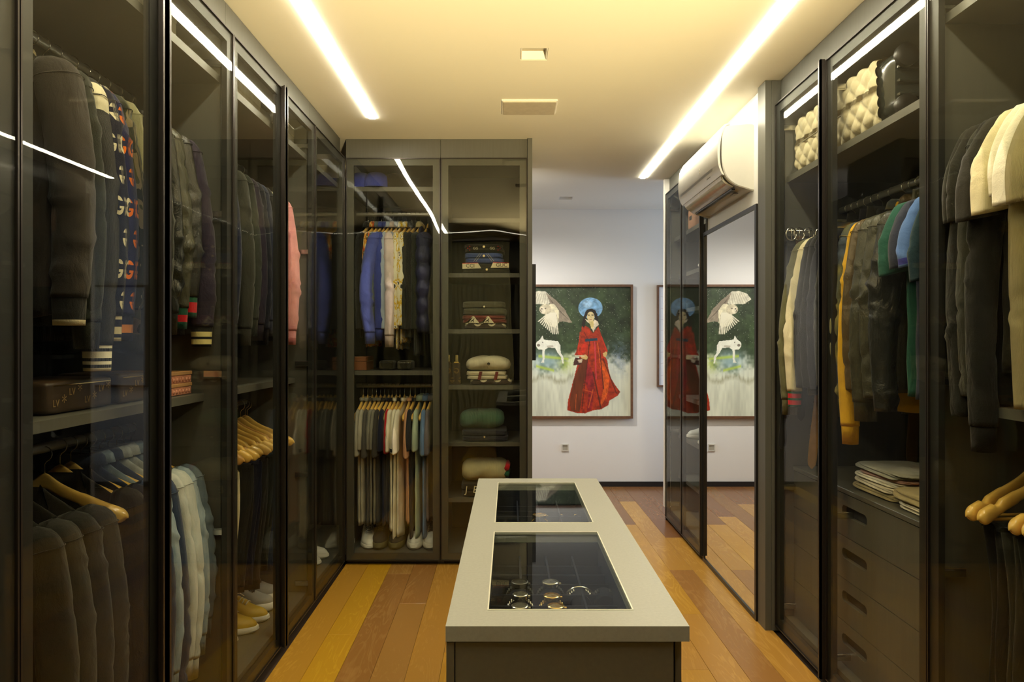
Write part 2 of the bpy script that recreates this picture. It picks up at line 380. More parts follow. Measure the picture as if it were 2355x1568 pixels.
# hall window, off to the right of the frame
wr = MB()
for b in ((3.5, 3.55, 5.2, 6.4, 0, 0.75), (3.5, 3.55, 5.2, 6.4, 2.3, CZ), (3.5, 3.55, 5.2, 5.3, 0.75, 2.3), (3.5, 3.55, 6.25, 6.4, 0.75, 2.3)): wr.box(*b)
o = wr.build('wall_hall_right', WHITEW); o['kind'] = 'structure'
win = thing('window_1', None, None, (3.5, 5.775, 0.75)); win['kind'] = 'structure'
fr = MB()
for b in ((3.48, 3.53, 5.3, 5.34, 0.75, 2.3), (3.48, 3.53, 6.21, 6.25, 0.75, 2.3), (3.48, 3.53, 5.34, 6.21, 0.75, 0.79), (3.48, 3.53, 5.34, 6.21, 2.26, 2.3), (3.485, 3.525, 5.76, 5.79, 0.79, 2.26)): fr.box(*b)
fr.build('window_frame', WHITEW, win, world=True)
for a in (5.34, 5.79): bx('pane', CLEAR, 3.50, 3.506, a, a+0.42, 0.79, 2.26, win)

# floor planks, one object each, running away from the camera and turned 0.75 degrees
PW = 0.1395; ANG = math.radians(0.75)
PAL = {'gold': (0.74, 0.45, 0.065), 'yellow': (0.84, 0.53, 0.04), 'brown': (0.50, 0.28, 0.085), 'tan': (0.58, 0.35, 0.10), 'honey': (0.68, 0.41, 0.085), 'red': (0.42, 0.21, 0.085)}
names = list(PAL)
def xleft(k, Y): return -0.843+PW*k-(Y-2.737)*math.tan(ANG)
joint = {-1: [0.9, 5.2], 0: [1.0, 3.18, 5.6], 1: [0.7, 2.3, 4.0, 5.1], 2: [0.4, 1.7, 3.555, 5.3], 3: [1.2, 4.6], 4: [0.9, 3.0, 5.0], 5: [1.6, 3.9], 6: [2.2, 4.4, 5.9], 7: [1.1, 3.3, 5.4],
         8: [0.8, 2.9, 4.9], 9: [1.4, 3.7, 5.7], 10: [0.6, 2.5, 4.6], 11: [1.3, 2.84, 5.3], 12: [0.9, 3.415, 5.07], 13: [1.5, 4.07, 5.8], 14: [0.7, 2.4, 4.74], 15: [1.0, 4.5], 16: [3.2, 5.6]}
pcol = {(-1, 1): 'gold', (-1, 0): 'gold', (0, 0): 'yellow', (0, 1): 'yellow', (0, 2): 'yellow', (1, 2): 'brown', (1, 3): 'tan', (2, 2): 'tan', (2, 3): 'brown', (3, 1): 'honey', (3, 2): 'gold', (4, 1): 'gold', (4, 2): 'honey',
        (11, 1): 'gold', (11, 2): 'honey', (12, 1): 'honey', (12, 2): 'gold', (12, 3): 'brown', (13, 1): 'brown', (13, 2): 'honey', (14, 2): 'honey', (14, 3): 'red', (10, 2): 'tan', (10, 3): 'tan'}
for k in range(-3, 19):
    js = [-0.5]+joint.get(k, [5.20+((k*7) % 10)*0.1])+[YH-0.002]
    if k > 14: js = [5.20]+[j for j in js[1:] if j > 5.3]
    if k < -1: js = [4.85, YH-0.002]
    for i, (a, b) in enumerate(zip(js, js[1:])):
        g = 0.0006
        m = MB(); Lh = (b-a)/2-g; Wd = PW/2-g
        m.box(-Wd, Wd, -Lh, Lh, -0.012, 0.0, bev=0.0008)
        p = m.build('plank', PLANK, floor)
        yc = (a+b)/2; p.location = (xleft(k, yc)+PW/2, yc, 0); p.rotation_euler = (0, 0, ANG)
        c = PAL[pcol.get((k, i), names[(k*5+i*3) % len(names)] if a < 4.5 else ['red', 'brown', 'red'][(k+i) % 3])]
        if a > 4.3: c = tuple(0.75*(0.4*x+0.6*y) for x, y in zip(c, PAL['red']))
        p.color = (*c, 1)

# ------------------------------------------------------------------ LED lamp: one U of slim diffusers
led = thing('led_strip_lamp', 'slim glowing white LED line lamp running in a U along the ceiling', 'ceiling lamp', (0.12, 0.33, CZ))
SXL, SXR = -0.757, 1.006
for a in ((SXL-0.017, SXL+0.017, 0.313, 3.77), (SXR-0.017, SXR+0.017, 0.313, 5.16), (SXL+0.017, SXR-0.017, 0.313, 0.347)):
    bx('diffuser', LED2 if a[3] < 0.4 else LED, a[0], a[1], a[2], a[3], CZ-0.006, CZ-0.0005, led)

for (x0, x1, y0, y1), lb in zip(HOLES, ('square recessed ceiling downlight, unlit, nearest of the two', 'small square recessed ceiling downlight far off in the hall')):
    t = thing('recessed_downlight', lb, 'ceiling lamp', ((x0+x1)/2, (y0+y1)/2, CZ))
    m = MB(); e = 0.0015
    m.box(x0+e, x0+0.006, y0+e, y1-e, CZ+0.001, CZ+0.048); m.box(x1-0.006, x1-e, y0+e, y1-e, CZ+0.001, CZ+0.048)
    m.box(x0+0.006, x1-0.006, y0+e, y0+0.006, CZ+0.001, CZ+0.048); m.box(x0+0.006, x1-0.006, y1-0.006, y1-e, CZ+0.001, CZ+0.048)
    m.build('housing', WHITEW, t, world=True)
    bx('reflector', plain('lamp_reflector', (0.34, 0.31, 0.24), 0.5), x0+0.006, x1-0.006, y0+0.006, y1-0.006, CZ+0.038, CZ+0.046, t)
t = thing('ceiling_speaker', 'flat white rectangular grille panel on the ceiling', 'speaker', (0.102, 3.58, CZ))
bx('frame', WHITEW, -0.042, 0.246, 3.477, 3.69, CZ-0.008, CZ-0.0002, t, bev=0.002)
bx('grille', plain('grille_cloth', (0.58, 0.52, 0.42), 0.7, bump=0.3, bscale=900), -0.034, 0.238, 3.485, 3.682, CZ-0.013, CZ-0.008, t)

# ------------------------------------------------------------------ wardrobes with framed glass doors
class Plane:
    "u runs along the front, n points out of the front, z up"
    def __init__(s, kind, p): s.k = kind; s.p = p
    def b(s, u0, u1, n0, n1, z0, z1):
        if s.k == 'L': return (s.p+n0, s.p+n1, u0, u1, z0, z1)
        if s.k == 'R': return (s.p-n0, s.p-n1, u0, u1, z0, z1)
        return (u0, u1, s.p-n0, s.p-n1, z0, z1)
PL, PR, PB, PHC = Plane('L', XL), Plane('R', XR), Plane('B', YB), Plane('R', 1.185)
DZ0, DZ1 = 0.028, 2.478; HZ = (0.13, 0.685, 1.25, 1.82, 2.36)
def door(par, P, u0, u1, hinge, handle=True, glass=SMOKE, hinges=True):
    g = 0.0015; u0 += g; u1 -= g; fw = 0.045
    m = MB()
    for b in ((u0, u0+fw, DZ0, DZ1), (u1-fw, u1, DZ0, DZ1), (u0+fw, u1-fw, DZ0, DZ0+fw), (u0+fw, u1-fw, DZ1-fw, DZ1)):
        m.box(*P.b(b[0], b[1], -0.024, -0.0052, b[2], b[3]))
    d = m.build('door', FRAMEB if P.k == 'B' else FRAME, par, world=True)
    e = MB(); t = 0.005
    for b in ((u0, u0+t, DZ0, DZ1), (u1-t, u1, DZ0, DZ1), (u0+t, u1-t, DZ0, DZ0+t), (u0+t, u1-t, DZ1-t, DZ1)):
        e.box(*P.b(b[0], b[1], -0.005, 0.002, b[2], b[3]))
    L0 = parent_world(par)
    def sub(mb, name, mat):
        mb.v = [(a-L0[0], b-L0[1], c-L0[2]) for a, b, c in mb.v]
        return mb.build(name, mat, d)
    sub(e, 'edge_trim', DARKEDGE)
    sub(MB().box(*P.b(u0+t, u1-t, -0.0048, -0.0008, DZ0+t, DZ1-t)), 'glass_pane', glass)
    hs = u1 if hinge < 0 else u0          # handle sits on the side away from the hinges
    if handle:
        s = -1 if hinge < 0 else 1
        h = MB(); h.box(*P.b(hs, hs+s*0.012, 0.0022, 0.020, DZ0, DZ1+0.004)); h.box(*P.b(hs, hs+s*0.022, 0.014, 0.020, DZ0, DZ1+0.004))
        sub(h, 'handle', DARKEDGE)
    if hinges:
        hu = u0 if hinge < 0 else u1; s = 1 if hinge < 0 else -1
        for z in HZ:
            sub(MB().box(*P.b(hu+s*0.022, hu+s*0.034, -0.095, -0.0245, z-0.013, z+0.013), bev=0.002).box(*P.b(hu+s*0.034, hu+s*0.040, -0.060, -0.0245, z-0.008, z+0.008)), 'hinge', STEEL)
    return d
def wardrobe(label, P, u0, u1, depth, shelves, doors, rods=(), name='wardrobe', side=(1, 1), back=True, glass=SMOKE, fas_n=-0.03, rod_n=-0.35, bay=0.08, wsh=()):
    uc = (u0+u1)/2; c = P.b(uc, uc, -depth/2, -depth/2, 0, 0)
    r = thing(name, label, 'wardrobe', (c[0], c[2], 0)); s = 0.018; n1 = -0.04
    if side[0]: bx('side_panel', LAM, *P.b(u0, u0+s, -depth, n1, 0.0, CZ-0.002), parent=r)
    if side[1]: bx('side_panel', LAM, *P.b(u1-s, u1, -depth, n1, 0.0, CZ-0.002), parent=r)
    a, b = u0+(s if side[0] else 0), u1-(s if side[1] else 0)
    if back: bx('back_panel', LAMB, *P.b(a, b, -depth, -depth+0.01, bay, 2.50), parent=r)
    bx('base_panel', LAM, *P.b(a, b, -depth, n1, bay-0.02, bay), parent=r)
    bx('plinth', BLACK, *P.b(a, b, n1-0.018, n1, 0.0, bay-0.02), parent=r)
    bx('top_panel', LAM, *P.b(a, b, -depth, n1, 2.50, 2.52), parent=r)
    bx('fascia', LAM, *P.b(u0+0.0005, u1-0.0005, n1+0.001, fas_n, 2.482, CZ-0.002), parent=r)
    for z, sb in shelves:
        bx('shelf', LAM, *P.b(a, b, -depth+0.01, n1-sb, z-0.028, z), parent=r)
    for z in rods:
        m = MB(); N = 16
        rows = []
        for u in (a, b):
            rows.append([P.b(u, 0, rod_n+0.0075*math.cos(2*PI*k/N), 0, z+0.015*math.sin(2*PI*k/N), 0) for k in range(N)])
        pts = [[((q[0]), (q[2] if P.k != 'B' else q[2]), q[4]) for q in row] for row in rows]
        if P.k == 'B': pts = [[(q[0], q[2], q[4]) for q in row] for row in rows]
        m.grid(pts, caps=True)
        m.build('hanging_rod', RODM, r, smooth='auto', world=True)
    for q in doors: door(r, P, *q[:4], glass=(q[4] if len(q) > 4 else glass))
    return r
DL = 0.62
wardrobe('left-wall wardrobe bay nearest the camera, behind dark glass at the frame edge', PL, 0.32, 1.392, DL, [(1.18, 0.06), (2.32, 0)], [(0.32, 0.856, -1), (0.856, 1.392, 1)], (2.23, 1.058))
wardrobe('left-wall wardrobe bay with leather jackets above and denim jackets below', PL, 1.393, 2.474, DL, [(1.18, 0.06), (2.32, 0)], [(1.393, 1.955, -1), (1.955, 2.474, 1)], (2.23, 1.058))
wardrobe('left-wall wardrobe bay with pink sweatshirts above and bare wooden hangers below', PL, 2.475, 3.515, DL, [(1.18, 0.06), (2.32, 0)], [(2.475, 3.0, -1), (3.0, 3.515, 1)], (2.23, 1.058))
wardrobe('corner wardrobe bay at the far end of the left wall', PL, 3.516, 4.148, DL, [(2.32, 0)], [(3.516, 4.146, -1, False, SMOKEW)], (), side=(1, 0), back=True)
_cb = bpy.data.objects['wardrobe.003']
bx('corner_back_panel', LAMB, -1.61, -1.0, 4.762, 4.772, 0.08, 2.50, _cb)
bx('corner_base_panel', LAM, -1.61, -1.0, 4.150, 4.761, 0.062, 0.080, _cb)
b1 = wardrobe('back-wall wardrobe of shirts, tee shirts and trainers behind glass', PB, -0.998, -0.421, DL, [(1.18, 0.06), (2.32, 0.04)], [(-0.996, -0.421, -1, False, SMOKEW)], (2.19, 1.075), side=(0, 1), fas_n=-0.012, rod_n=-0.30, bay=0.065)
b2 = wardrobe('back-wall wardrobe of open shelves with folded knitwear behind glass', PB, -0.420, 0.108, DL, [], [(-0.420, 0.108, 1, False, SMOKEW)], (), fas_n=-0.012, bay=0.065)
for y in (502, 628, 757, 886, 1016.5, 1145): 
    z = EYE-(y-782)*(YB+0.08)/FPX
    bx('shelf', LAM, *PB.b(-0.402, 0.09, -DL+0.01, -0.08, z-0.026, z), parent=b2)
SH2 = [EYE-(y-782)*(YB+0.08)/FPX for y in (502, 628, 757, 886, 1016.5, 1145)]
bx('end_panel', LAM, 0.109, 0.1375, YB-0.012, 4.785, 0.0, CZ-0.002, parent=b2)
R1 = wardrobe('right-wall wardrobe with a quilted suitcase on top and drawers below', PR, 2.045, 3.218, DL, [(2.135, 0.01)], [(2.045, 2.700, 1, False), (2.700, 3.215, 1)], (1.975,), rod_n=-0.30)
wardrobe('right-wall wardrobe with black and cream tee shirts at the frame edge', PR, 0.965, 2.044, DL, [(1.185, 0.05), (2.335, 0)], [(0.965, 1.50, -1), (1.50, 2.044, 1)], (2.125, 1.068), rod_n=-0.30)
wardrobe('right-wall wardrobe behind the camera position, dark glass', PR, -0.11, 0.964, DL, [(1.185, 0.05), (2.335, 0)], [(-0.11, 0.43, -1), (0.43, 0.964, 1)], (2.20,), rod_n=-0.30)
hc = wardrobe('hall cabinet of bags and shoes behind smoked glass beyond the mirror', PHC, 4.248, 5.19, 0.60, [(0.36, 0.05), (0.66, 0.05), (0.96, 0.05), (1.26, 0.05), (1.60, 0.05), (1.86, 0.05), (2.14, 0.02)], [(4.248, 4.72, -1, False), (4.72, 5.19, 1, False)], (), name='shoe_cabinet', glass=SMOKE)
bx('end_panel', WHITEW, 1.178, 1.80, 5.192, 5.235, 0.10, CZ-0.002, parent=hc)  # white colour stands in for daylight catching the panel's narrow end
bx('end_plinth', BLACK, 1.19, 1.80, 5.192, 5.225, 0.0, 0.10, parent=hc)
t = thing('filler_panel', 'tall grey filler panel between the mirror and the right wardrobe', 'panel', (1.5, 3.27, 0))
bx('front_strip', LAM, 1.207, 1.235, 3.222, 3.318, 0.0, CZ-0.002, t)
bx('side_board', LAM, 1.236, 1.86, 3.2205, 3.24, 0.0, CZ-0.002, t)
for nm, x0, x1, y0, y1 in (('trim_1', -1.65, -1.03, -0.49, 0.318), ('trim_2', 1.29, 1.88, -0.49, -0.112)):
    struct(nm, LAM, x0, x1, y0, y1, 0, CZ-0.002)

# drawers inside the right wardrobe
dr = R1
DX = 1.332
bx('chest_top', LAM, DX-0.004, 1.855, 2.065, 3.198, 0.762, 0.781, dr, bev=0.002)
bx('carcass', plain('drawer_inside', (0.012, 0.012, 0.011), 0.8), DX+0.020, 1.855, 2.067, 3.196, 0.081, 0.761, dr)
zt = 0.759
for i in range(4):
    z1 = zt-i*0.170; z0 = z1-0.167; ya, yb = 2.066, 3.197; hz = z1-0.066; ha, hb = 2.545, 2.735; hh = 0.021; r = 0.019
    m = MB()
    # front with a rounded slot: ring of quads between the slot outline and the rectangle
    def slot(yy, zz):
        return yy, zz
    N = 40; inner = []; outer = []
    cxm, hx, hy = (ha+hb)/2, (hb-ha)/2-r, hh-r
    for k in range(N):
        a = 2*PI*(k+0.5)/N; ca, sa = math.cos(a), math.sin(a)
        inner.append((cxm+math.copysign(hx, ca)+r*ca, hz+math.copysign(hy, sa)+r*sa))
        # matching point on the rectangle
        dx, dz = inner[-1][0]-cxm, inner[-1][1]-hz
        T = min(((yb-cxm)/dx if dx > 0 else (ya-cxm)/dx) if abs(dx) > 1e-9 else 9e9, ((z1-hz)/dz if dz > 0 else (z0-hz)/dz) if abs(dz) > 1e-9 else 9e9)
        outer.append((cxm+dx*T, hz+dz*T))
    # snap the outer points closest to the corners
    for cyn, czn in ((ya, z0), (ya, z1), (yb, z0), (yb, z1)):
        k = min(range(N), key=lambda q: (outer[q][0]-cyn)**2+(outer[q][1]-czn)**2); outer[k] = (cyn, czn)
    m.grid([[(DX+0.018, y, z) for y, z in outer], [(DX, y, z) for y, z in outer], [(DX, y, z) for y, z in inner], [(DX+0.018, y, z) for y, z in inner]])
    m.build('drawer_front', LAM, dr, world=True)

# ------------------------------------------------------------------ island
isl = thing('display_island', 'long grey jewellery island with two glass windows in its top', 'island', (0.105, 1.9, 0))
IX0, IX1, IY0, IY1, IZ = -0.1165, 0.327, 1.241, 2.568, 0.85
G1 = (-0.041, 0.241, 1.315, 1.850); G2 = (-0.045, 0.236, 1.944, 2.492)
top = MB()
xs = sorted({IX0, IX1, G1[0], G1[1]}); 
for (a, b) in ((IX0, -0.043), (0.239, IX1)): top.box(a, b, IY0, IY1, IZ-0.028, IZ)
for (c, d) in ((IY0, G1[2]), (G1[3], G2[2]), (G2[3], IY1)): top.box(-0.043, 0.239, c, d, IZ-0.028, IZ)
top.build('top_slab', LAMTOP, isl, world=True)
for g in (G1, G2):
    x0, x1, y0, y1 = -0.043, 0.239, g[2], g[3]
    m = MB(); e = 0.0028
    for b in ((x0, x0+e, y0, y1), (x1-e, x1, y0, y1), (x0+e, x1-e, y0, y0+e), (x0+e, x1-e, y1-e, y1)): m.box(*b, IZ-0.006, IZ+0.0012)
    m.build('glass_surround', plain('pale_edge_metal', (0.75, 0.74, 0.62), 0.35, metal=0.2), isl, world=True)
    bx('display_glass', CLEAR, x0+e, x1-e, y0+e, y1-e, IZ-0.006, IZ-0.0005, isl)
    mm = MB()
    for b in ((x0-0.01, x0, y0, y1), (x1, x1+0.01, y0, y1), (x0, x1, y0-0.01, y0), (x0, x1, y1, y1+0.01)): mm.box(*b, IZ-0.125, IZ-0.029)
    mm.build('tray_wall', DARKV, isl, world=True)
    bx('tray_floor', DARKV, x0-0.01, x1+0.01, y0-0.01, y1+0.01, IZ-0.13, IZ-0.125, isl)
    dv = MB()
    for i in range(1, 4): xx = x0+(x1-x0)*i/4; dv.box(xx-0.0025, xx+0.0025, y0, y1, IZ-0.125, IZ-0.065)
    for i in range(1, 8): yy = y0+(y1-y0)*i/8; dv.box(x0, x1, yy-0.0025, yy+0.0025, IZ-0.125, IZ-0.070)
    dv.build('tray_dividers', DARKV, isl, world=True)
bx('end_panel', LAMF, -0.0995, 0.300, IY0+0.006, IY0+0.024, 0.0, IZ-0.0305, isl, bev=0.0015)
bx('side_panel', LAMF, IX0+0.001, -0.101, IY0+0.004, IY1-0.01, 0.0, IZ-0.0305, isl, bev=0.001)
bx('side_panel', LAMF, 0.306, 0.318, IY0+0.022, IY1-0.01, 0.0, IZ-0.0285, isl, bev=0.001)
bx('end_panel', LAMF, -0.0995, 0.304, IY1-0.03, IY1-0.012, 0.0, IZ-0.0305, isl)
bx('carcass', LAMF, -0.09, 0.295, IY0+0.03, IY1-0.035, 0.0, IZ-0.14, isl)

# ------------------------------------------------------------------ mirror, air conditioner, television, wall plate
t = thing('floor_mirror', 'tall black-framed mirror standing against the white wall', 'mirror', (1.215, 3.78, 0))
m = MB(); y0, y1, z1, f = 3.325, 4.245, 2.035, 0.022
for b in ((y0, y0+f, 0.0, z1), (y1-f, y1, 0, z1), (y0+f, y1-f, 0, f), (y0+f, y1-f, z1-f, z1)): m.box(1.200, 1.231, *b)
m.build('frame', BLACK, t, world=True)
bx('mirror_glass', MIRROR, 1.206, 1.214, y0+f, y1-f, f, z1-f, t)

ac = thing('air_conditioner', 'white split air conditioner on the wall above the mirror', 'air conditioner', (1.23, 3.84, 2.30))
Y0, Y1 = 3.44, 4.235
def lerp_profile(pts, n=6):
    # Catmull-Rom through the points
    P = [Vector((a, b)) for a, b in pts]; out = []
    for i in range(len(P)-1):
        p0 = P[max(i-1, 0)]; p1 = P[i]; p2 = P[i+1]; p3 = P[min(i+2, len(P)-1)]
        for k in range(n):
            t_ = k/n; out.append(0.5*((2*p1)+(p2-p0)*t_+(2*p0-5*p1+4*p2-p3)*t_*t_+(3*p1-p0-3*p2+p3)*t_**3))
    out.append(P[-1]); return [(p.x, p.y) for p in out]
body = [(1.2315, 2.448), (1.215, 2.462), (1.12, 2.457), (1.085, 2.450)]
cheek = lerp_profile([(1.2315, 2.440), (1.222, 2.461), (1.14, 2.459), (1.090, 2.452), (1.074, 2.435), (1.070, 2.36), (1.072, 2.26), (1.092, 2.195), (1.135, 2.155), (1.19, 2.135), (1.2315, 2.122)])
for a, b in ((Y0, Y0+0.030), (Y1-0.03, Y1)):
    m = MB(); rows = []
    for k, (yy, sh) in enumerate(((a, 0.97), (a+0.004, 1.0), (b-0.004, 1.0), (b, 0.97))):
        cx, cz = 1.2315, 2.30
        rows.append([(cx+(x-cx)*sh, yy, cz+(z-cz)*sh) for x, z in cheek])
    m.grid(rows, caps=True)
    m.build('end_cap', PLASTIC, ac, smooth='auto', world=True)
bodyp = lerp_profile([(1.2315, 2.445), (1.20, 2.450), (1.10, 2.445), (1.085, 2.36), (1.085, 2.26), (1.10, 2.205), (1.15, 2.160), (1.2315, 2.13)])
m = MB(); m.grid([[(x, yy, z) for x, z in bodyp] for yy in (Y0+0.03, Y1-0.03)], caps=True); m.build('body', PLASTIC, ac, smooth='auto', world=True)
# bowed front shell, its own thickness
outer = lerp_profile([(1.098, 2.460), (1.078, 2.452), (1.055, 2.40), (1.047, 2.32), (1.052, 2.25), (1.070, 2.205)])
inner = [(x+0.012, z-0.004) for x, z in outer][::-1]
m = MB(); m.grid([[(x, yy, z) for x, z in outer+inner] for yy in (Y0-0.002, Y0+0.004, Y1-0.004, Y1+0.002)], caps=True); m.build('front_panel', PLASTIC, ac, smooth='auto', world=True)
lou = lerp_profile([(1.074, 2.203), (1.083, 2.182), (1.105, 2.163), (1.135, 2.148)])
m = MB(); m.grid([[(x, yy, z) for x, z in lou+[(x+0.006, z+0.006) for x, z in lou][::-1]] for yy in (Y0+0.036, Y1-0.036)], caps=True); m.build('louvre', plain('beige_plastic', (0.55, 0.50, 0.38), 0.2, coat=0.4), ac, smooth='auto', world=True)
bx('air_outlet', BLACK, 1.138, 1.156, Y0+0.06, Y1-0.06, 2.139, 2.147, ac)
m = MB()
for k in range(12):
    yy = Y0+0.10+k*(Y1-Y0-0.20)/11; m.box(1.139, 1.155, yy-0.001, yy+0.001, 2.1375, 2.1392)
m.build('outlet_fins', PLGREY, ac, world=True)
m = MB(); ya, yb = Y0+0.10, Y1-0.04
m.grid([[(x-0.0008, yy, z) for x, z in ((1.0505, 2.262), (1.053, 2.248))] for yy in (ya, yb)], closed=False)
m.grid([[(x, yy, z) for x, z in ((1.0510, 2.262), (1.0535, 2.248))] for yy in (ya, yb)], closed=False)
m.build('dark_band', PLGREY, ac, world=True)
m = MB()
for k, (dy, hh_) in enumerate(((0, 0.003), (0.02, 0.003), (0.035, 0.006), (0.05, 0.003))): m.box(1.0555, 1.0575, Y0+0.16+dy, Y0+0.172+dy, 2.228, 2.228+hh_)
m.build('display_marks', PLGREY, ac, world=True)
m = MB(); m.box(1.0462, 1.0482, 3.757, 3.775, 2.285, 2.313).box(1.0455, 1.0465, 3.760, 3.772, 2.289, 2.306)
m.build('badge', STEEL, ac, world=True)
bx('label_sticker', PLGREY, 1.17, 1.195, Y0+0.13, Y0+0.18, 2.134, 2.1365, ac)

t = thing('television', 'black flat television seen edge-on at the wardrobe end in the hall', 'television', (-0.07, 4.88, 1.57))
bx('housing', BLACK, -0.34, 0.187, 4.862, 4.892, 1.226, 1.913, t, bev=0.003)
bx('screen', plain('tv_screen', (0.008, 0.008, 0.010), 0.08), -0.33, 0.177, 4.892, 4.894, 1.238, 1.903, t)
bx('wall_mount', BLACK, -0.22, 0.05, 4.841, 4.862, 1.4, 1.7, t)

t = thing('wall_light', 'small square recessed step light low on the white hall wall', 'wall light', (0.52, YH, 0.363))
m = MB(); x0, x1, z0, z1 = 0.487, 0.553, 0.330, 0.396
for b in ((x0, x0+0.010, z0, z1), (x1-0.010, x1, z0, z1), (x0+0.010, x1-0.010, z0, z0+0.010), (x0+0.010, x1-0.010, z1-0.010, z1)): m.box(b[0], b[1], YH-0.009, YH-0.0003, b[2], b[3])
m.build('plate', PLASTIC, t, world=True)
m = MB(); m.add([(x0+0.01, YH-0.0075, z0+0.01), (x1-0.01, YH-0.0075, z0+0.01), (x1-0.01, YH-0.0012, z1-0.01), (x0+0.01, YH-0.0012, z1-0.01), (x0+0.01, YH-0.0004, z0+0.01), (x1-0.01, YH-0.0004, z0+0.01)], [(0, 1, 2, 3), (1, 0, 4, 5)])
m.build('deflector', plain('lamp_reflector', (0.34, 0.31, 0.24), 0.5), t, world=True)

# curtain and a dark doorway behind the camera: both show in the glass
t = thing('curtain', 'olive floor-length curtain in soft folds behind the camera', 'curtain', (-0.53, -0.2, 0))
m = MB(); nx = 160; rows = []
for z, k in ((0.03, 1.15), (0.6, 1.08), (1.3, 1.0), (2.0, 0.95), (2.56, 0.9)):
    rows.append([(-1.02+1.02*i/nx, -0.24+0.028*k*math.sin(i*0.62+0.5*math.sin(i*0.13)), z) for i in range(nx+1)])
m.grid([[(a, b, c) for a, b, c in r] for r in rows], closed=False)
m.grid([[(a, b-0.004, c) for a, b, c in r] for r in rows], closed=False)
m.build('curtain_fabric', plain('olive_curtain', (0.62, 0.60, 0.38), 0.9, spec=0.1), t, smooth=True, world=True)
bx('curtain_track', WHITEW, -1.02, 0.0, -0.26, -0.22, 2.57, 2.595, t)
d = thing('door_1', None, None, (0.55, -0.49, 0)); d['kind'] = 'structure'
bx('door_leaf', plain('dark_door', (0.03, 0.022, 0.018), 0.35), 0.12, 0.92, -0.499, -0.46, 0.0, 2.1, d)
m = MB(); m.box(0.06, 0.115, -0.499, -0.44, 0, 2.16).box(0.925, 0.98, -0.499, -0.44, 0, 2.16).box(0.115, 0.925, -0.499, -0.44, 2.105, 2.16); m.build('door_frame', LAM, d, world=True)
MB().tube([(0.84, -0.455, 1.02), (0.84, -0.42, 1.02), (0.74, -0.42, 1.02)], 0.008).build('door_handle', STEEL, d, world=True, smooth=True)

